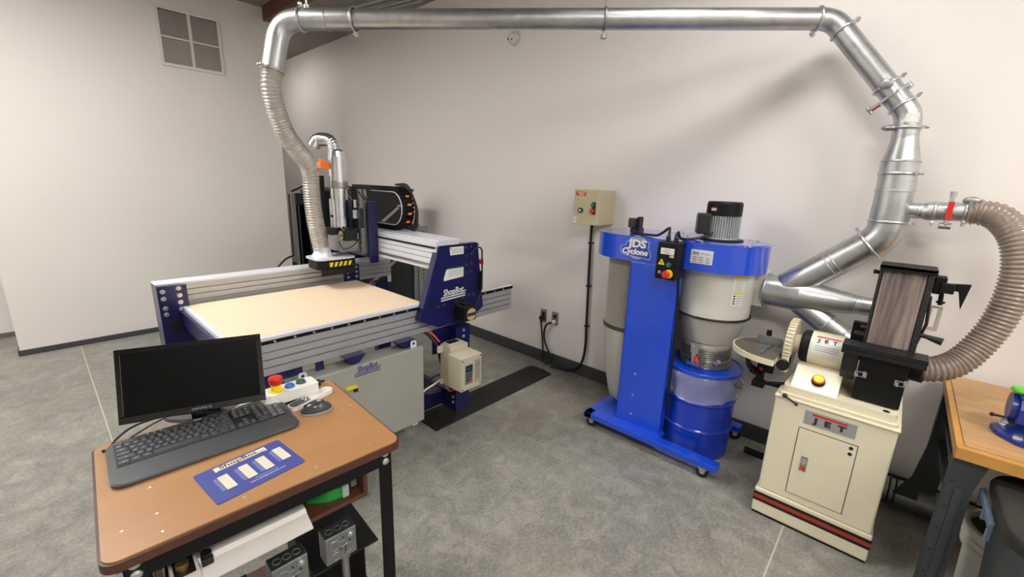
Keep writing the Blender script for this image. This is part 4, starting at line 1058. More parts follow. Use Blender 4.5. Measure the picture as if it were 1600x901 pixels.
# stop button in a recess on the slope
sl = Vector((.107, 0, .084)).normalized(); nrm = Vector((-sl.z, 0, sl.x))
pc = Vector((2.33, .165, .749)) + nrm*.001
mb = MB(); mb.lathe([(.027, 0), (.027, .008), (.022, .008), (.022, .002), (0, .002)], pc, nrm, 28); sb = S_('stop_switch', mb, M_black)
mb = MB(); mb.lathe([(.014, 0), (.014, .012), (.023, .016), (.023, .026), (.019, .028)], pc, nrm, 28, cap1=False); obj('button', mb, M_red, sb, label='red stop button')
mb = MB(); mb.lathe([(.021, .0262), (.018, .030), (0, .031)], pc, nrm, 28); obj('button_cap', mb, M_yellow, sb, label='yellow button cap')
# locking lever
mb = MB(); mb.sphere((2.252, .272, .668), .011, n=14, k=10); mb.tube([(2.25, .272, .668), (2.232, .222, .652)], .0045, 8); mb.sphere((2.232, .22, .651), .008, n=12, k=8); S_('locking_lever', mb, M_black)
# motor barrel
my0, my1, mxx, mz = .102, .235, 2.485, .862
mb = MB(); mb.cyl((mxx, my0, mz), (mxx, my1, mz), .083, n=48); mt = S_('motor', mb, M_cream, .004)
mb = MB(); mb.lathe([(.080, 0), (.080, .03), (.066, .04)], (mxx, my1, mz), (0,1,0), 40); S_('motor_end_ring', mb, M_blackm)
mb = MB()
def bl(mb, y0_, y1_, t0, t1, mi, e=.0008, n=14):
    r_ = .083 + e
    for i in range(n):
        a = t0+(t1-t0)*i/n; b = t0+(t1-t0)*(i+1)/n     # angle from straight up towards -x
        mb.add([(mxx-r_*math.sin(a), y0_, mz+r_*math.cos(a)), (mxx-r_*math.sin(b), y0_, mz+r_*math.cos(b)), (mxx-r_*math.sin(b), y1_, mz+r_*math.cos(b)), (mxx-r_*math.sin(a), y1_, mz+r_*math.cos(a))], [(0,1,2,3)], mi)
bl(mb, .113, .225, .45, 1.6, 0); bl(mb, .12, .215, .52, .62, 1, .0016); 
for k in range(3): bl(mb, .12, .212, 1.15+k*.12, 1.17+k*.12, 2, .0016, 4)
tm = Vector((mxx-.0845*math.sin(.82), .168, mz+.0845*math.cos(.82)))
Fm = Frame(tm, (0,-1,0), (math.cos(.82), 0, math.sin(.82)))
Fm.text(mb, 'J  E  T', 0, 0, .024, 2, -.0003, .001, off=.001, fit=.078)
obj('motor_label', mb, [M_paper, M_red, M_ink], mt, label='white label with red bar and black letters')
# disc, guard
mb = MB(); mb.lathe([(.05, 0), (.045, .03)], (mxx, .272, mz), (0,1,0), 32); mb.cyl((mxx, .300, mz), (mxx, .332, mz), .118, n=48)
for k in range(40):
    a = 2*PI*k/40; M = Matrix.Translation((mxx, .316, mz)) @ Matrix.Rotation(a, 4, 'Y'); mb.box(.115, .124, -.014, .014, -.003, .003, 0, M)
gd = S_('disc_guard', mb, mat('guard_cream', '#cfc8ac', .42), .002)
obj('sanding_disc', MB().cyl((mxx, .3325, mz), (mxx, .335, mz), .112, n=48), mat('disc_grit', '#5a3a30', .9), gd)
mb = MB(); mb.box(2.375, 2.45, .30, .332, .735, .82); S_('trunnion_plate', mb, M_cream, .004)
mb = MB(); mb.cyl((2.375, .318, .775), (2.350, .320, .775), .026, n=28); mb.cyl((2.35, .32, .775), (2.342, .32, .775), .020, n=28); S_('table_knob', mb, M_black, .003)
# half-round table
mb = MB(); tb = [(2.27, .345), (2.62, .345)] + [(2.445+.175*math.cos(a), .355+.215*math.sin(a)) for a in [PI*i/28 for i in range(29)]]
mb.prism(tb, 'z', .786, .8135); dt = S_('disc_table', mb, M_cream, .004)
mb = MB(); mb.prism([(2.445+(x-2.445)*.965, .352+(y-.352)*.965) for x, y in tb], 'z', .8136, .8152); obj('table_surface', mb, mat('worn_cast_table', '#7d766b', .35, .5, var=.4, vs=14), dt)
mb = MB(); mb.box(2.452, 2.470, .352, .56, .8152, .8160); obj('miter_slot', mb, M_steel, dt)
mg = MB(); mg.box(2.50, 2.505, .36, .475, .816, .862); mg.box(2.43, 2.505, .40, .418, .8162, .8215); mg.box(2.33, 2.43, .405, .42, .8162, .8215)
mgo = S_('miter_gauge', mg, M_galvd, .001)
obj('gauge_knob', MB().cyl((2.55, .432, .822), (2.55, .432, .88), .014, .012, n=18), M_black, mgo)
for x_, y_, r_ in ((2.30, .50, .012), (2.29, .47, .008), (2.315, .53, .009), (2.32, .37, .012)): pass
mb = MB(); mb.tube([(2.33, .47, .785), (2.335, .46, .74), (2.35, .44, .71), (2.38, .41, .69)], .006, up=(1,0,0), square=(.012, .008)); mb.tube([(2.37, .49, .785), (2.37, .475, .75), (2.375, .455, .725), (2.39, .43, .705)], .006, up=(1,0,0), square=(.010, .006))
mb.box(2.385, 2.41, .395, .43, .635, .785); mb.box(2.37, 2.425, .385, .44, .62, .65); mb.tube([(2.40, .405, .637), (2.40, .27, .676)], .0085, 10); mb.tube([(2.40, .385, .642), (2.40, .275, .645)], .0075, 10)
mb.tube([(2.36, .455, .70), (2.37, .43, .685)], .005, 8); mb.box(2.395, 2.42, .36, .395, .70, .785)
tr = S_('table_trunnion', mb, M_blackm, .002)
obj('trunnion_knob', MB().sphere((2.378, .41, .72), .01, n=12, k=8), M_red, tr, label='small red pointer')
# belt arm
bx = 2.405
mb = MB()
mb.prism([(bx, .93), (bx, 1.265), (bx+.02, 1.295), (bx+.09, 1.295), (bx+.11, 1.265), (bx+.11, .93)], 'y', -.105, .033)
def belt_mat():
    m = bpy.data.materials.new('sanding_belt'); m.use_nodes = True; nt = m.node_tree; N = nt.nodes; Lk = nt.links; b = N['Principled BSDF']; b.inputs['Roughness'].default_value = .75
    tc = N.new('ShaderNodeTexCoord'); outs = []
    for scl, s_ in (((2, 9, .25), 1.3), ((20, 60, 2.5), 2.0), ((60, 160, 60), 4)):
        mp = N.new('ShaderNodeMapping'); mp.inputs['Scale'].default_value = scl; Lk.new(tc.outputs['Object'], mp.inputs['Vector'])
        n_ = N.new('ShaderNodeTexNoise'); n_.inputs['Scale'].default_value = s_; n_.inputs['Detail'].default_value = 4; Lk.new(mp.outputs[0], n_.inputs['Vector']); outs.append(n_.outputs['Fac'])
    a1 = N.new('ShaderNodeMath'); a1.operation = 'MULTIPLY_ADD'; a1.inputs[1].default_value = .35; Lk.new(outs[1], a1.inputs[0])
    a0 = N.new('ShaderNodeMath'); a0.operation = 'MULTIPLY'; a0.inputs[1].default_value = 1.5; Lk.new(outs[0], a0.inputs[0]); Lk.new(a0.outputs[0], a1.inputs[2])
    a2 = N.new('ShaderNodeMath'); a2.operation = 'MULTIPLY_ADD'; a2.inputs[1].default_value = .25; Lk.new(outs[2], a2.inputs[0]); Lk.new(a1.outputs[0], a2.inputs[2])
    r = N.new('ShaderNodeValToRGB'); e = r.color_ramp.elements; e[0].position = .80; e[1].position = 1.0
    r.color_ramp.elements.new(.9)
    for el, (p, c) in zip(r.color_ramp.elements, ((.82, '#584c50'), (.98, '#857770'), (1.14, '#a89c8a'))): el.position = min(p, 1); el.color = lin(c)
    mr = N.new('ShaderNodeMapRange'); mr.inputs['From Min'].default_value = .75; mr.inputs['From Max'].default_value = 1.35; Lk.new(a2.outputs[0], mr.inputs['Value'])
    for el, p in zip(r.color_ramp.elements, (.25, .5, .75)): el.position = p
    Lk.new(mr.outputs[0], r.inputs['Fac']); Lk.new(r.outputs[0], b.inputs['Base Color']); return m
S_('sanding_belt', mb, belt_mat())
mb = MB()
mb.prism([(bx-.002, .93), (bx-.004, 1.30), (bx+.12, 1.30), (bx+.12, .90), (bx+.02, .90)], 'y', .036, .046); mb.prism([(bx+.004, .93), (bx+.004, 1.29), (bx+.10, 1.29), (bx+.10, .88)], 'y', -.128, -.108)
fr_ = S_('belt_frame', mb, mat('hammered_black', '#1c1c1d', .45, bump=.8, bs=160), .002)
mb = MB(); mb.box(bx-.015, bx+.13, -.132, .048, 1.300, 1.313); mb.box(bx-.015, bx-.010, -.132, .048, 1.293, 1.313); S_('top_cover', mb, M_blackm, .002)
mb = MB(); mb.box(bx+.10, bx+.13, -.12, .04, .86, 1.30); mb.box(bx+.02, bx+.10, .046, .085, .93, .985); S_('belt_backplate', mb, M_blackm, .002)
mb = MB()
for z_, y_ in ((1.275, .055), (1.02, .055)): mb.cyl((bx+.03, .046, z_), (bx+.03, y_+.012, z_), .009, n=12)
mb.tube([(bx+.02, .05, 1.275), (bx+.0, .062, 1.285)], .005, 8)
S_('side_screw', mb, M_black)
mb = MB(); mb.box(bx+.02, bx+.09, -.165, -.13, 1.215, 1.285); mb.box(bx+.0, bx+.03, -.19, -.15, 1.225, 1.265); mb.prism([(-.18, 1.262), (-.235, 1.268), (-.222, 1.165), (-.205, 1.235), (-.18, 1.235)], 'x', bx+.03, bx+.05)
mb.cyl((bx+.04, -.16, 1.215), (bx+.04, -.163, 1.17), .008, n=10); mb.cyl((bx+.04, -.163, 1.185), (bx+.04, -.163, 1.178), .014, n=12)
S_('tracking_bracket', mb, M_blackm, .003)
mb = MB(); F = FX(bx+.06, -.155, 1.11)
for a, b, c, d in ((-.02, .022, .04, .05), (-.02, .022, -.055, -.04), (-.02, -.008, -.04, .04), (.008, .022, -.04, .04)): mb.box(a, b, c, d, 0, .006, 0, F.M)
S_('guard_bracket', mb, mat('putty_plastic', '#b7aea0', .5), .002)
mb = MB(); mb.cyl((bx+.03, -.11, 1.035), (bx+.03, -.165, 1.03), .009, n=12); mb.tube([(bx+.03, -.155, 1.03), (bx+.025, -.20, 1.022)], [.010, .016], 14); mb.tube([(bx+.04, -.13, 1.20), (bx+.04, -.14, 1.08), (bx+.04, -.125, .99)], .006, 8)
S_('tilt_handle', mb, M_black, .002)
# lower housing and table
mb = MB(); mb.box(2.335, 2.52, -.122, .040, .718, .915); lh = S_('lower_housing', mb, M_blackm, .004)
for y_ in (.026, -.108):
    mb = MB(); F = FX(2.335, y_, .835); F.rect(mb, 0, 0, .042, .024, .003, 0); F.rect(mb, 0, 0, .030, .016, .007, 1); F.rect(mb, .012, .006, .010, .022, .010, 0); F.rect(mb, -.012, -.004, .008, .018, .010, 0)
    obj('toggle_latch', mb, [M_zinc, M_blackm], lh, .001)
mb = MB(); mb.prism([(2.37, .79), (2.345, .83), (2.345, .92), (2.42, .94), (2.50, .94), (2.50, .79)], 'y', .046, .098); S_('belt_drive_cover', mb, M_black, .006)
mb = MB()
mb.prism([(2.298, .925), (2.298, .940), (2.304, .940), (2.304, .946), (2.298, .946), (2.298, .965), (2.325, .965), (2.325, .960), (2.333, .960), (2.333, .965), (2.362, .965), (2.362, .960), (2.370, .960), (2.370, .965), (2.398, .965), (2.398, .925)], 'y', -.168, .108)
S_('belt_table', mb, mat('anodised_black', '#1b1b1d', .38, .3), .001)
mb = MB(); mb.box(2.34, 2.39, -.10, .03, .915, .925); S_('table_support', mb, M_blackm)
mb = MB(); mb.cyl((2.545, -.11, .85), (2.53, -.18, .85), .05, n=28); mb.box(2.52, 2.60, -.115, .03, .80, .905); S_('dust_port', mb, M_blackm, .003)
mb = MB(); mb.box(2.60, 2.64, .05, .10, .70, 1.0); mb.box(2.52, 2.60, .03, .085, .84, .90); S_('rear_support', mb, M_blackm, .003)
# ================================================================== workbench at the right
wb = thing('workbench', (2.5, -.9, 0), 'wooden-topped workbench on dark grey pressed-steel legs at the right edge', 'workbench')
bx0, bx1, by0, by1, bz = 2.068, 2.94, -1.7, -.278, .75
M_ply = mat('plywood_top', '#b08a5c', .5, var=.3, vs=5, stretch=(6, 1.2, 1), bump=.05)
M_ply2 = mat('plywood_edge', '#ba8842', .42, var=.2, vs=5, stretch=(3, 1, 1))
mb = MB(); mb.prism([(bx0, by1), (bx0, by0), (bx1, by0), (bx1, by1), ], 'z', bz-.045, bz-.004)
tp = obj('bench_top', mb, M_ply2, wb, .003)
mb = MB(); mb.box(bx0+.032, bx1-.02, by0+.02, by1-.020, bz-.004, bz); obj('top_panel', mb, M_ply, tp, .002)
M_leg = mat('leg_grey', '#3d4246', .45, .2, var=.1, vs=10)
def bench_leg(y, label=None):
    mb = MB()
    # pressed channel: wide foot and head, front face towards -x, flange towards +y
    mb.prism([(y, .705), (y-.090, .705), (y-.068, .58), (y-.068, .12), (y-.09, 0), (y+.03, 0), (y+.0, .12)], 'x', 2.100, 2.104)
    mb.prism([(y-.024, .58), (y-.046, .58), (y-.046, .08), (y-.024, .08)], 'x', 2.092, 2.101)
    mb.box(2.100, 2.165, y-.003, y, .02, .705); mb.box(2.104, 2.16, y-.068, y-.065, .12, .705)
    lg = obj('leg', mb, M_leg, wb, .0015)
    h = MB(); F = FX(2.100, y-.012, 0)
    for z_ in (.60, .50, .40, .30, .2): F.disc(h, 0, z_, .005, .0006, 0, 0, 10)
    obj('bolt_hole', h, M_black, lg)
    mb = MB(); mb.box(2.84, 2.844, y-.08, y, .02, .705); mb.box(2.80, 2.84, y-.003, y, .02, .705)
    mb.prism([(y, .44), (y-.02, .02), (y+.115, .02), (y+.025, .22)], 'x', 2.797, 2.80)
    obj('leg', mb, M_leg, wb, .0015)
    for z_ in (.56, .44):
        r = MB(); r.box(2.165, 2.84, y-.055, y-.03, z_, z_+.006); r.box(2.165, 2.84, y-.033, y-.03, z_-.02, z_); obj('side_rung', r, M_leg, wb)
    mb = MB(); mb.box(2.165, 2.84, y-.03, y-.027, .60, .70); obj('side_panel', mb, M_leg, wb, .001)
bench_leg(-.283); bench_leg(-1.55)
obj('shelf_back', MB().box(2.82, 2.838, -1.47, -.39, .52, .70), M_leg, wb)
# vise
vi = thing('bench_vise', (2.33, -.47, bz), 'blue bench vise with a green jaw cap standing on the workbench', 'vise')
M_vise = mat('vise_blue', '#172c86', .4, coat=.3)
B = bz+.0005
mb = MB(); 
base = [(2.345, -.378), (2.30, -.385), (2.275, -.395), (2.225, -.435), (2.215, -.46), (2.24, -.50), (2.25, -.60), (2.46, -.60), (2.47, -.46), (2.44, -.42), (2.38, -.405)]
mb.prism(base, 'z', B, B+.016); mb.lathe([(.085, .016), (.075, .03), (.060, .045), (.055, .08)], (2.345, -.50, B), (0,0,1), 32)
vb_ = obj('swivel_base', mb, M_vise, vi, .004)
each_bolt(FZ(0, 0, B+.016), [(2.262, -.438), (2.37, -.42)], vb_, .013, .010, name='anchor_bolt')
mb = MB(); mb.prism([(2.27, B+.065), (2.265, B+.12), (2.29, B+.160), (2.40, B+.160), (2.42, B+.13), (2.42, B+.065)], 'y', -.60, -.425); mb.cyl((2.34, -.408, B+.105), (2.34, -.62, B+.105), .052, n=32)
bd_ = obj('body', mb, M_vise, vi, .006)
mb = MB(); mb.box(2.28, 2.41, -.48, -.42, B+.152, B+.165); obj('anvil', mb, M_vise, bd_, .004)
mb = MB(); mb.lathe([(.015, 0), (.030, .003), (.034, .010), (.028, .018)], (2.33, -.430, B+.165), (0,0,1), 20); obj('jaw_cap', mb, mat('lime_green', '#4fb52a', .4), bd_, label='green cap')
mb = MB(); mb.tube([(2.40, -.385, B+.034), (2.36, -.46, B+.05)], .005, 8); mb.sphere((2.40, -.385, B+.034), .008, n=10, k=8); mb.cyl((2.375, -.43, B+.03), (2.36, -.455, B+.055), .012, n=12); obj('lock_handle', mb, M_black, vi)
# waste bin
bn = thing('waste_bin', (1.98, -.72, 0), 'large dark grey plastic bin with a dusty black lid beside the workbench', 'bin')
M_bin = mat('bin_grey', '#3e474b', .5, var=.15, vs=6)
def bin_ring(s, z): return [(1.975+(x-1.975)*s, -.70+(y+.70)*s, z) for x, y in rrect(1.74, 2.21, -1.0, -.41, .10, 6)]
prof_ = [(.78, 0.001), (.80, .02), (.93, .55), (.95, .60)]
vs = [p for s_, z_ in prof_ for p in bin_ring(s_, z_)]; n_ = 28
mb = MB(); mb.add(vs, [(i+j*n_, (i+1) % n_+j*n_, (i+1) % n_+(j+1)*n_, i+(j+1)*n_) for j in range(3) for i in range(n_)] + [tuple(range(n_))[::-1], tuple(range(3*n_, 4*n_))], 0, False)
obj('tub', mb, M_bin, bn)
mb = MB(); vs = bin_ring(1.0, .60)+bin_ring(1.01, .63)+bin_ring(.99, .648)+bin_ring(.93, .652)
mb.add(vs, [(i+j*n_, (i+1) % n_+j*n_, (i+1) % n_+(j+1)*n_, i+(j+1)*n_) for j in range(3) for i in range(n_)] + [tuple(range(n_))[::-1], tuple(range(3*n_, 4*n_))], 0, True)
obj('lid', mb, mat('dusty_black_lid', '#262523', .55, var=.7, vs=7, stretch=(1, 3, 1), dark=.4), bn, .004)
mb = MB(); mb.box(1.90, 2.13, -.408, -.392, .575, .60); mb.box(1.90, 1.91, -.408, -.392, .53, .575); mb.box(2.01, 2.02, -.408, -.392, .54, .575); mb.box(2.12, 2.13, -.408, -.392, .53, .575)
obj('handle', mb, mat('bin_handle_bluegrey', '#66788a', .45), bn, .004, label='blue-grey side handle')
bn.location.y += .022
# white bucket behind the bin
bk = thing('bucket', (2.30, -.535, 0), 'white plastic bucket with ribbed rim between the bench leg and the bin', 'bucket')
mb = MB(); mb.lathe([(.118, .001), (.122, .01), (.132, .28)], (2.30, -.535, 0), (0,0,1), 48, cap1=False)
mb.lathe([(.132, .28), (.146, .282), (.146, .296), (.137, .300), (.137, .312), (.148, .314), (.148, .328), (.139, .332), (.139, .345), (.150, .348), (.150, .372), (.144, .376), (.134, .376), (.134, .35)], (2.30, -.535, 0), (0,0,1), 48, cap0=False, cap1=False)
obj('pail', mb, M_white, bk)
obj('bucket_contents', MB().cyl((2.30, -.535, .33), (2.30, -.535, .348), .134, n=40), mat('sawdust_brown', '#5b5347', .8, var=.5, vs=30), bk)
mb = MB(); mb.tube(spline([(2.165, -.47, .30), (2.145, -.49, .22), (2.155, -.54, .15), (2.19, -.60, .20), (2.21, -.66, .30)], 8), .003, 8); obj('wire_handle', mb, M_steel, bk)
# ================================================================== computer cart
CO = (.344, 1.352); CR = math.radians(-3.4); CZ = .80
MC = Matrix.Translation((CO[0], CO[1], 0)) @ Matrix.Rotation(CR, 4, 'Z')
ct = thing('computer_cart', (CO[0], CO[1], 0), 'small cart with a brown wood top and black angle-iron frame in the foreground', 'cart', rz=CR)
def K(name, mb, m, bevel=0, parent=None, **k): return obj(name, mb, m, parent or ct, bevel, local=True, **k)
M_top = mat('cart_wood', '#a77b50', .40, var=.12, vs=4, stretch=(1, 2.5, 1), coat=.15)
M_edge = mat('cart_edge_brown', '#4a2a1e', .45, var=.2, vs=10)
hx, hy = .352, .283
mb = MB(); mb.prism(rrect(-hx, hx, -hy, hy, .035, 8), 'z', CZ-.026, CZ-.004, smooth=False); top = K('tabletop', mb, M_edge, .006, seg=3)
mb = MB(); mb.prism(rrect(-hx+.006, hx-.006, -hy+.006, hy-.006, .03, 8), 'z', CZ-.004, CZ); obj('top_veneer', mb, M_top, top, .0015, local=True)
M_scr = mat('screw_pale', '#b3a48c', .35, .6)
for x, y in ((-.31, -.184), (-.244, -.244), (-.246, -.168), (-.248, -.044), (-.078, -.242), (.099, -.239), (.262, -.235), (.323, -.175), (.259, -.163), (.321, .026), (.286, .009)):
    mb = MB(); mb.lathe([(.005, 0), (.0045, .0008), (.0022, .0004), (.0, .0003)], (x, y, CZ), (0,0,1), 14); obj('screw_head', mb, M_scr, top, local=True)
mb = MB(); a = .315; b = .262
for s in (-1, 1): mb.box(-a, a, s*b-.002, s*b+.002, .722, CZ-.028); mb.box(-a, a, s*b-(.03 if s > 0 else -.03) if s > 0 else s*b, s*b if s > 0 else s*b+.03, CZ-.031, CZ-.028)
mb.box(-a-.002, -a+.002, -b, b, .722, CZ-.028); mb.box(a-.002, a+.002, -b, b, .722, CZ-.028)
K('apron', mb, M_blackm, .001)
for sx in (-1, 1):
    for sy in (-1, 1):
        mb = MB(); x, y = sx*.318, sy*.266
        mb.box(min(x, x-sx*.042), max(x, x-sx*.042), min(y, y-sy*.004), max(y, y-sy*.004), .001, CZ-.028)
        mb.box(min(x, x-sx*.004), max(x, x-sx*.004), min(y, y-sy*.042), max(y, y-sy*.042), .001, CZ-.028)
        lg = K('leg', mb, M_blackm, .001)
        h = MB(); F = Frame((0, y, 0), (1, 0, 0), (0, 0, 1)) if sy < 0 else Frame((0, y, 0), (-1, 0, 0), (0, 0, 1))
        for z_ in (CZ-.034, CZ-.062):
            xx = (x-sx*.02)*(1 if sy < 0 else -1)
            h.lathe([(.0115, 0), (.011, .003), (.005, .006), (0, .006)], F.M @ Vector((xx, z_, 0)), (0, sy, 0), 20)
        if sx < 0 and sy < 0: h.lathe([(.009, 0), (.007, .012), (.003, .016)], (x, y+.02, CZ-.055), (-1, 0, 0), 10)
        obj('carriage_bolt', h, M_zinc, lg, local=True)
# shelf box under the top
mb = MB(); mb.box(-.27, .246, -.245, .20, .630, .644); mb.box(.232, .246, -.245, .20, .644, .745); mb.box(-.27, -.256, -.245, .20, .644, .745); mb.box(-.256, .232, .186, .20, .644, .745)
K('shelf_box', mb, M_edge, .002)
mb = MB(); mb.box(-.31, .31, -.255, .255, .10, .118); K('lower_shelf', mb, M_edge, .002)

# ---- things lying in the shelf
def on_cart(name, label, cat, x, y, z, rz=0, group=None):
    p = MC @ Vector((x, y, z)); return thing(name, tuple(p), label, cat, group, rz=CR+rz)
t = on_cart('light_fixture', 'white metal strip light reflector poking out of the cart shelf', 'light fixture', -.09, -.21, .6445)
mb = MB(); prof = [(-.075, .0), (-.075, .004), (-.03, .022), (-.02, .032), (.02, .032), (.03, .022), (.07, .012), (.07, .0), (.066, .0), (.026, .016), (-.026, .016), (-.07, 0)]
mb.prism(prof, 'x', -.10, .155); obj('reflector', mb, mat('fixture_white', '#c9c6bf', .35, coat=.2), t, local=True)
mb = MB(); mb.box(-.155, -.10, -.07, .065, .0, .038); mb.box(-.148, -.107, -.064, .0, .038, .040, 1); obj('end_box', mb, [mat('fixture_white2', '#bfbcb5', .4), M_black], t, .002, local=True)
mb = MB(); mb.cyl((-.13, -.035, .04), (-.13, -.035, .055), .013, n=14); obj('brass_nut', mb, mat('brass', '#a89058', .35, .9), t, local=True)
mb = MB(); mb.cyl((-.082, -.03, .030), (-.082, -.03, .048), .012, n=14); mb.box(-.094, -.07, -.045, -.02, .02, .04); obj('tube_socket', mb, M_black, t, .002, local=True)
t = on_cart('tape_dispenser', 'green roll of tape in a clear plastic holder inside the cart shelf', 'tape', .165, -.175, .6445)
mb = MB(); mb.prism([(-.085, 0), (-.03, -.035), (.03, -.045), (.035, -.02), (.06, .02), (.0, .035), (-.06, .03)], 'z', 0.0, .035); obj('tape_roll', mb, mat('tape_green', '#1f8a3a', .35), t, .006, local=True)
mb = MB(); mb.box(.01, .03, -.05, -.01, 0, .04); mb.box(.05, .07, -.02, .02, 0, .045); obj('clear_holder', mb, mat('clear_plastic', '#c8d0cc', .15, alpha=.5), t, .002, local=True)
def jbox(x, y, z, rz, label, h):
    t = on_cart('junction_box', label, 'electrical box', x, y, .1185, rz, 'steel electrical boxes on pipes')
    s = .048; z0 = z-.1185
    mb = MB()
    mb.box(-s, s, -.026, .028, z0-.096, z0)
    bxo = obj('box', mb, [M_galvd], t, .003, local=True)
    mb = MB(); F = Frame((0, -.0262, z0-.048), (1, 0, 0), (0, 0, 1))
    for cx, cy, r_ in ((-.02, .012, .016), (.018, -.016, .016), (-.018, -.027, .013), (.004, .006, .010)):
        for k in range(1): mb.ring(F.M @ Vector((cx, cy, .0)), (0, -1, 0), r_, .0012, 24, 4)
    obj('knockout', mb, M_steel, bxo, local=True)
    mb = MB()
    for cx, cy in ((.006, .028), (-.004, -.008), (.012, -.010), (.010, -.030), (.026, .008), (.012, -.022)): F.disc(mb, cx, cy, .003, .0008, 0, 0, 10)
    for cx in (-.022, .018): pass
    obj('screw_hole', mb, M_black, bxo, local=True)
    mb = MB(); mb.lathe([(.010, 0), (.009, .004), (.004, .004), (.004, .010)], F.M @ Vector((.028, .030, 0)), (0, -1, 0), 14); obj('ground_screw', mb, M_zinc, bxo, local=True)
    mb = MB(); Ft = Frame((0, 0, z0+.0002), (1, 0, 0), (0, 1, 0)); mb.box(-s+.002, s-.002, -.024, .026, z0, z0+.0006)
    for cx in (-.026, .0, .026): mb.ring((cx, 0, z0+.0006), (0, 0, 1), .0105, .0012, 20, 4, 1)
    obj('top_knockout', mb, [mat('box_top_dark', '#4a4c4e', .4, .7), M_galvd], bxo, local=True)
    mb = MB(); mb.cyl((.018, .0, 0), (.018, .0, z0-.096), .0115, n=18); mb.cyl((.018, 0, z0-.118), (.018, 0, z0-.096), .016, n=18)
    obj('conduit', mb, M_steel, t, local=True)
jbox(.155, -.212, .540, .0, 'steel electrical box on a pipe under the cart, rightmost and highest of three', 0)
jbox(.005, -.225, .545, .02, 'steel electrical box on a pipe under the cart, middle of three', 0)
jbox(-.135, -.215, .525, .03, 'steel electrical box under the cart, leftmost of three, mostly cut off', 0)
t = on_cart('black_case', 'flat black case leaning under the cart behind the electrical boxes', 'case', .20, .02, .1185)
mb = MB(); mb.box(-.10, .085, -.13, .13, .0, .26); obj('case_body', mb, M_blackm, t, .006, local=True)
mb = MB(); mb.box(-.12, .095, -.20, .14, .285, .292, 0, Matrix.Rotation(.06, 4, 'X')); obj('case_lid', mb, M_black, t, .002, local=True)
t = on_cart('wire_bundle', 'pale grey wires hanging behind the left front leg of the cart', 'wires', -.255, -.18, .60)
mb = MB()
for k in range(5): mb.tube(spline([(-.02+.012*k, -.03, .12), (-.03+.014*k, -.035, .02), (-.015+.010*k, -.04, -.10), (-.03+.012*k, -.03, -.25)], 6), .004, 8)
obj('wires', mb, mat('wire_grey', '#a9a69e', .5), t, local=True)

# ---- keyboard
ky = thing('keyboard', (.262, 1.470, CZ), 'dark grey full-size computer keyboard lying in front of the monitor', 'keyboard', rz=math.radians(-2.7))
def KB(name, mb, m, bevel=0, parent=None, **k): return obj(name, mb, m, parent or ky, bevel, local=True, **k)
M_kb = mat('keyboard_charcoal', '#3e4044', .38); M_kbd = mat('keyboard_well', '#0e0f11', .55)
W2, D2 = .232, .118
def kb_ring(s, z, dy=0): return [(x*s, y*s+dy, z) for x, y in rrect(-W2, W2, -D2, D2, .03, 6)]
# wedge: low at the palm rest, high at the back
def tilt(v): x, y, z = v; return (x, y, z*(.55+.45*(y+D2)/(2*D2)) if z > .004 else z)
mb = MB(); n_ = 28; vs = [tilt(p) for p in kb_ring(.97, .001)+kb_ring(1.0, .008)+kb_ring(1.0, .017)+kb_ring(.975, .022)]
mb.add(vs, [(i+j*n_, (i+1) % n_+j*n_, (i+1) % n_+(j+1)*n_, i+(j+1)*n_) for j in range(3) for i in range(n_)] + [tuple(range(n_))[::-1], tuple(range(3*n_, 4*n_))], 0, False)
case = KB('case', mb, M_kb, .0015)
TI = Matrix.Translation((0, -D2, .0121)) @ Matrix.Rotation(math.atan2(.0099, 2*D2), 4, 'X')   # plane of the upper face
mb = MB(); mb.box(-W2+.018, W2-.020, .088, .213, .0002, .0012, 0, TI); KB('key_well', mb, M_kbd)
keys = {}
M_kt = mat('key_legend', '#a8adb2', .6); M_kc = mat('keycap', '#3c3e43', .35); M_kc2 = mat('keycap_shiny', '#5a5d62', .28)
def key(u, v, w, h=.0165, hi=False, mark=True):
    """one key; u, v of its centre in the plane of the upper face"""
    kk = (round(w, 4), round(h, 4), hi, mark)
    if kk not in keys:
        m_ = MB(); a, b = w/2-.0007, h/2-.0007
        vs = [(-a, -b, 0), (a, -b, 0), (a, b, 0), (-a, b, 0), (-a+.0016, -b+.0016, .004), (a-.0016, -b+.0016, .004), (a-.0016, b-.0016, .004), (-a+.0016, b-.0016, .004)]
        m_.add(vs, [(0,1,5,4), (1,2,6,5), (2,3,7,6), (3,0,4,7), (4,5,6,7)])
        if mark: m_.box(-.0024, .0022, -.001, .0016, .004, .0041, 1)
        me = bpy.data.meshes.new('key'); me.from_pydata(m_.v, [], m_.f); me.materials.append(M_kc2 if hi else M_kc); me.materials.append(M_kt)
        me.polygons.foreach_set('material_index', m_.m); keys[kk] = me
    o = bpy.data.objects.new('key', keys[kk]); COL.objects.link(o); o.parent = ky; o.matrix_local = TI @ Matrix.Translation((u, v, .0012))
p = .0190; x0 = -W2+.020; vr = [.1965, .1745, .1525, .1305, .1085]
rows = [[1]*13+[2], [1.5]+[1]*12+[1.5], [1.75]+[1]*11+[2.25], [2.25]+[1]*10+[2.75], [1.5, 1.25, 1.25, 6, 1.25, 1.25, 1.5, 1]]
for r_, ws in enumerate(rows):
    x = x0; tot = sum(ws); sc = (15*p*.985)/(tot*p)
    for w_ in ws:
        w = w_*p*sc; key(x+w/2, vr[r_]-.004, w, .021, hi=False, mark=(w_ < 5)); x += w
xn = x0+15*p*.985+.006; pn_ = (W2-.022-xn)
pk = .0172
for r_ in range(2):
    for c_ in range(3): key(xn+pk*(c_+.5), vr[r_]-.004, pk, .021)
key(xn+pk*1.5, vr[3]-.004, pk, .021)
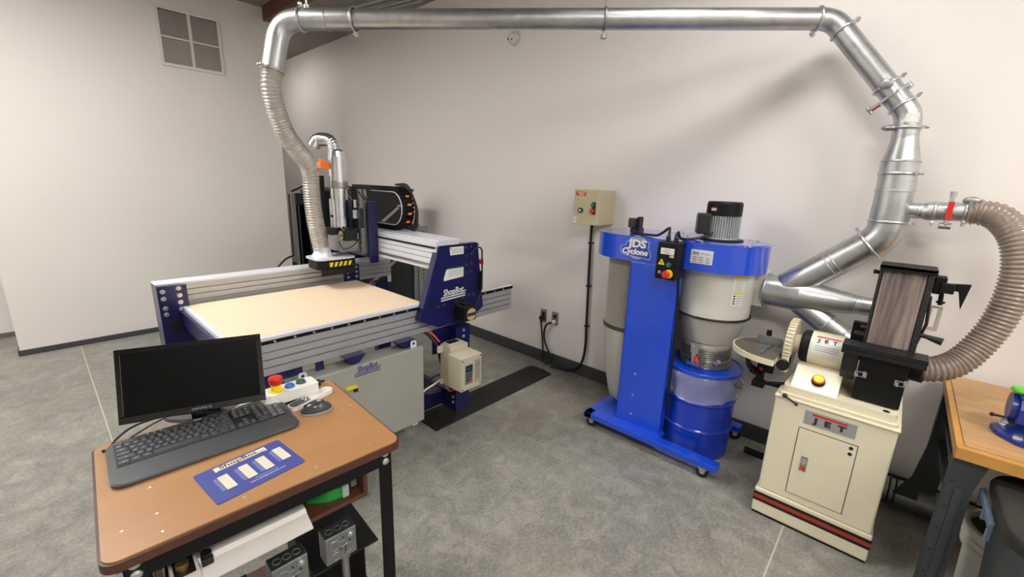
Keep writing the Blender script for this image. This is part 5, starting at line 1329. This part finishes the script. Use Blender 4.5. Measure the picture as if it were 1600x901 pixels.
for c_ in range(3): key(xn+pk*(c_+.5), vr[4]-.004, pk, .021)
xm = xn+3*pk+.005; pk2 = (W2-.021-xm)/4
for r_ in range(5):
    for c_ in range(4):
        if c_ == 3 and r_ in (2, 4): continue
        if r_ == 4 and c_ == 1: continue
        if c_ == 3 and r_ in (1, 3): key(xm+pk2*3.5, (vr[r_]+vr[r_+1])/2-.004, pk2, .043, hi=True)
        elif r_ == 4 and c_ == 0: key(xm+pk2, vr[4]-.004, 2*pk2, .021)
        else: key(xm+pk2*(c_+.5), vr[r_]-.004, pk2, .021, hi=(c_ >= 2))
mb = MB(); F = Frame((0, 0, 0), (1, 0, 0), (0, 1, 0)); F.M = TI
for k in range(16):
    x_ = x0+.012+k*.0262 + (.006 if k > 11 else 0)
    if k == 7: continue
    mb.box(x_-.009, x_+.009, .2065, .2125, .0012, .003, 0, TI); mb.box(x_-.003, x_+.004, .2085, .2102, .003, .0031, 1, TI)
mb.box(x0, x0+.022, .2065, .2125, .0012, .003, 0, TI)
for k in range(3): F.disc(mb, .075+k*.012, .2245, .0042, .0012, 2, 0, 14); F.disc(mb, -.135+k*.016, .2245, .003, .0006, 1, 0, 12)
KB('media_buttons', mb, [M_kc, M_kt, M_steel])
mb = MB(); F.text(mb, 'logi', -.008, .2245, .0105, 0, .0002, .0005, off=.0004); F.disc(mb, -.018, .2245, .0028, .0006, 0, 0.0002)
KB('lettering', mb, M_kt)
mb = MB(); mb.tube(spline([(-.205, .110, .008), (-.20, .135, .006), (-.17, .125, .018), (-.12, .128, .045), (-.06, .150, .055), (.0, .165, .050)], 8), .0032, 8)
t = thing('monitor_cable', (.06, 1.58, CZ), 'thin black cables arching from behind the keyboard to the monitor foot', 'cable')
C1 = [(.048, 1.60, CZ+.005), (.062, 1.612, CZ+.020), (.10, 1.628, CZ+.036), (.15, 1.630, CZ+.043), (.20, 1.615, CZ+.043), (.25, 1.605, CZ+.036), (.285, 1.605, CZ+.030)]
C2 = [(.055, 1.603, CZ+.004), (.085, 1.608, CZ+.010), (.12, 1.618, CZ+.020), (.17, 1.630, CZ+.032), (.23, 1.632, CZ+.038), (.28, 1.62, CZ+.03)]
mb = MB(); mb.tube(spline(C1, 8), .0033, 8); mb.tube(spline(C2, 8), .0025, 8); mb.sphere((.285, 1.603, CZ+.032), .008, (1.6, 1, .9), 10, 8)
mb.tube(spline([(.03, 1.60, CZ+.004), (.055, 1.59, CZ+.006), (.075, 1.598, CZ+.008), (.085, 1.61, CZ+.005)], 6), .004, 8)
obj('cable', mb, M_cable, t)

# ---- monitor
MW, MH = .386, .226; my_ = math.radians(-19.6); mt_ = math.radians(19)
mo = thing('monitor', (.285, 1.645, CZ), 'small black widescreen monitor, switched off, tilted back on an oval foot', 'monitor', rz=my_)
Mm = ROOT[mo.name]
loc = Mm.inverted() @ Vector((.257, 1.568, .852))
F = Frame((loc.x, loc.y, loc.z), (1, 0, 0), (0, math.sin(mt_), math.cos(mt_)))
def MO(name, mb, m, bevel=0, parent=None, **k): return obj(name, mb, m, parent or mo, bevel, local=True, **k)
mb = MB(); bz_ = .016
for a, b, c, d in ((-MW/2, MW/2, 0, .022), (-MW/2, MW/2, MH-.014, MH), (-MW/2, -MW/2+.015, .022, MH-.014), (MW/2-.015, MW/2, .022, MH-.014)): mb.box(a, b, c, d, -.016, 0, 0, F.M)
mb.box(-MW/2+.004, MW/2-.004, .004, MH-.004, -.028, -.012, 0, F.M)
mb.box(-.10, .10, .04, .18, -.045, -.028, 0, F.M)
MO('bezel', mb, M_blackg, .002)
mb = MB(); mb.box(-MW/2+.015, MW/2-.015, .022, MH-.014, -.006, -.003, 0, F.M); MO('screen', mb, mat('dark_screen', '#080908', .35, spec=.12))
mb = MB(); F.text(mb, 'HANNS-G', .014, .0105, .011, 0, .0001, .0004, fit=.052); MO('lettering', mb, mat('grey_print', '#8a8d90', .5))
mb = MB(); mb.box(-.042, .042, -.055, .055, -.034, -.022, 0, F.M); 
mb = MB(); mb.prism([(loc.y+.028, .012), (loc.y+.075, .012), (loc.y+.07, .13), (loc.y+.045, .12), (loc.y+.022, .06)], 'x', loc.x-.04+.02, loc.x+.04+.02); MO('neck', mb, M_blackg, .004)
mb = MB(); mb.prism([(.01+.12*math.cos(a), .022+.066*math.sin(a)) for a in [2*PI*i/40 for i in range(40)]], 'z', .0005, .012); MO('foot', mb, mat('foot_grey', '#5d5e63', .2, coat=.4), .004)

# ---- things beside the keyboard
t = on_cart('stop_button_box', 'white control box with red, blue and green buttons beside the monitor', 'control box', .178, .210, CZ, .06)
mb = MB()
s_ = [(-.098, .0), (-.094, .04), (.085, .040), (.092, .034), (.092, .0)]
mb.prism([(-.095, -.028), (-.075, -.036), (.09, -.036), (.09, .036), (-.075, .036), (-.095, .028)], 'z', .012, .050)
obj('housing', mb, M_white, t, .005, local=True)
obj('base', MB().box(-.092, .088, -.033, .033, .0005, .012), M_black, t, .002, local=True)
mb = MB(); mb.lathe([(.024, .050), (.024, .052), (.016, .052), (.017, .074)], (-.045, 0, 0), (0,0,1), 30); obj('button_base', mb, M_yellow, t, local=True)
mb = MB(); mb.lathe([(.017, .074), (.021, .080), (.023, .096), (.021, .102), (0, .104)], (-.045, 0, 0), (0,0,1), 30); obj('stop_button', mb, M_red, t, local=True, label='red mushroom stop button')
mb = MB(); mb.lathe([(.017, .050), (.017, .055), (.014, .060), (0, .061)], (.0, 0, 0), (0,0,1), 26); obj('reset_button', mb, M_blueb, t, local=True, label='blue push button')
mb = MB(); mb.lathe([(.017, .050), (.017, .055), (.014, .060), (0, .061)], (.042, .006, 0), (0,0,1), 26); obj('start_button', mb, mat('dull_green', '#2c5248', .4), t, local=True, label='dull green push button')
mb = MB(); mb.cyl((.09, 0, .03), (.108, 0, .03), .014, n=16); mb.tube(spline([(.105, 0, .03), (.13, .01, .025), (.135, .05, .01)], 6), .004, 8); obj('cable_gland', mb, M_black, t, local=True)
# remote
t = thing('remote_control', (.582, 1.490, CZ), 'white and grey remote control lying between the mouse and the control box', 'remote', rz=math.radians(17))
mb = MB(); R0 = rrect(-.088, .088, -.022, .022, .018, 6); mb.prism(R0, 'z', .001, .016); obj('body', mb, M_white, t, .005, local=True)
mb = MB(); mb.prism(rrect(-.084, -.008, -.018, .018, .014, 6), 'z', .0161, .0172); pd_ = obj('keypad_panel', mb, mat('panel_grey', '#4b4c4d', .5), t, local=True)
mb = MB()
for i in range(6):
    for j in range(3): mb.lathe([(.0026, 0), (.0022, .001), (0, .001)], (-.075+i*.008, -.009+j*.009, .0172), (0,0,1), 8, mi=0)
obj('small_button', mb, mat('btn_dark', '#2d2e2f', .5), pd_, local=True)
mb = MB()
for x_, y_ in ((-.028, -.007), (-.018, .004), (-.028, .009), (-.014, -.009)): mb.lathe([(.004, 0), (.0035, .0016), (0, .0018)], (x_, y_, .0172), (0,0,1), 12)
obj('white_button', mb, M_white, pd_, local=True)
# mouse
t = thing('computer_mouse', (.563, 1.404, CZ), 'dark grey wireless mouse lying right of the keyboard', 'mouse', rz=math.radians(-12))
mb = MB(); nn, kk = 28, 10; vs = []
for j in range(kk+1):
    tt = j/kk
    for i in range(nn):
        a = 2*PI*i/nn; ca, sa_ = math.cos(a), math.sin(a)
        r_ = math.cos(tt*PI/2)**.55 if j < kk else 0
        x = .052*ca*r_; y = .030*sa_*r_*(1+.10*ca); z = .004 + .034*math.sin(tt*PI/2)*(1-.28*(ca*r_+.15)**2) - (.004*(-ca*r_) if ca < 0 else 0)
        vs.append((x, y, z))
mb.add(vs, [(i+j*nn, (i+1) % nn+j*nn, (i+1) % nn+(j+1)*nn, i+(j+1)*nn) for j in range(kk) for i in range(nn)], 0, True)
obj('shell', mb, mat('mouse_charcoal', '#3a3d42', .32, coat=.2), t, local=True)
mb = MB(); mb.prism([(.0535*math.cos(a), .0315*math.sin(a)*(1+.10*math.cos(a))) for a in [2*PI*i/28 for i in range(28)]], 'z', .001, .007); obj('base_rim', mb, mat('mouse_rim', '#9a9da0', .35), t, .002, local=True)
mb = MB(); mb.box(.004, .016, -.003, .003, .036, .0384); mb.box(.030, .033, -.002, .002, .0285, .0320); obj('logo_mark', mb, M_kt, t, local=True)
mb = MB(); mb.cyl((-.032, -.004, .026), (-.032, .004, .026), .007, n=14); obj('scroll_wheel', mb, M_black, t, local=True)
# mouse pad
t = thing('mouse_pad', (.300, 1.222, CZ), 'blue printed plastic mat with white tables lying in front of the keyboard', 'mat', rz=math.radians(5.6))
mb = MB(); mb.prism(rrect(-.112, .112, -.083, .083, .008), 'z', .0005, .0025); pdm = obj('mat_sheet', mb, mat('mat_blue', '#414b92', .4), t, .0008, local=True)
F = Frame((0, 0, .0025), (1, 0, 0), (0, 1, 0)); mb = MB()
F.rect(mb, .0, .064, .135, .022, .0003, 0); F.text(mb, 'ShopBot', -.006, .066, .021, 1, .0003, .0002, off=.0004, fit=.098)
F.rect(mb, 0, .054, .124, .0018, .0005, 1); F.rect(mb, .05, .060, .028, .0016, .0005, 1)
for k, (cx, cy) in enumerate(((-.062, .0), (-.010, .004), (.036, .006), (.086, .014))):
    F.rect(mb, cx, cy-.008, .024, .070, .0003, 0)
    for j in range(12): F.rect(mb, cx, cy+.022-j*.0055, .022, .0005, .0004, 2)
    for j in range(11): F.rect(mb, cx-.018, cy+.021-j*.006, .008+.002*((j*7) % 3), .0018, .0003, 3)
F.text(mb, 'www.shopbottools.com', .02, -.060, .0085, 0, 0, .0003, fit=.092); F.rect(mb, .02, -.050, .06, .002, .0003, 3)
obj('print', mb, [mat('mat_cream', '#d9d4bf', .5), M_ink, mat('mat_line', '#a8a494', .5), mat('mat_pale_blue', '#98a2d0', .5)], pdm, local=True)
# paper edge behind the keyboard
t = thing('paper_strip', (.44, 1.60, CZ), 'thin white papers lying behind the keyboard under the monitor', 'paper', rz=math.radians(-4))
mb = MB(); mb.prism([(-.075, -.012), (.02, .0), (.06, -.002), (.058, .022), (-.01, .03)], 'z', .0125, .0145); mb.prism([(.02, -.014), (.065, -.006), (.06, .014), (.018, .01)], 'z', .0005, .0125, 1)
obj('sheets', mb, [M_paper, mat('tan_card', '#b79a7c', .6)], t, local=True)
# ================================================================== camera and view
cam = bpy.data.cameras.new('camera'); co = bpy.data.objects.new('camera', cam); COL.objects.link(co)
yaw, pitch, roll, f = 0.8398935096700192, 0.24178714910850152, -0.03412692407912522, 673.083
fwd = Vector((math.sin(yaw)*math.cos(pitch), math.cos(yaw)*math.cos(pitch), -math.sin(pitch)))
right = Vector((math.cos(yaw), -math.sin(yaw), 0)); down = fwd.cross(right)
r = right*math.cos(roll) + down*math.sin(roll); d = -right*math.sin(roll) + down*math.cos(roll)
co.matrix_world = Matrix(((r.x, -d.x, -fwd.x, 0), (r.y, -d.y, -fwd.y, 0), (r.z, -d.z, -fwd.z, 1.6), (0, 0, 0, 1)))
cam.sensor_width = 36; cam.lens = f/1600*36; cam.clip_start = .02
scn.camera = co
w = bpy.data.worlds.new('world'); scn.world = w; w.use_nodes = True
w.node_tree.nodes['Background'].inputs[0].default_value = (.05, .05, .05, 1); w.node_tree.nodes['Background'].inputs[1].default_value = .3
vs_ = scn.view_settings; vs_.view_transform = 'Standard'; vs_.look = 'None'; vs_.gamma = 1; vs_.use_curve_mapping = False; vs_.exposure = 0.08
scn.cycles.max_bounces = 8; scn.cycles.transparent_max_bounces = 16
try: scn.cycles.use_denoising = True
except Exception: pass
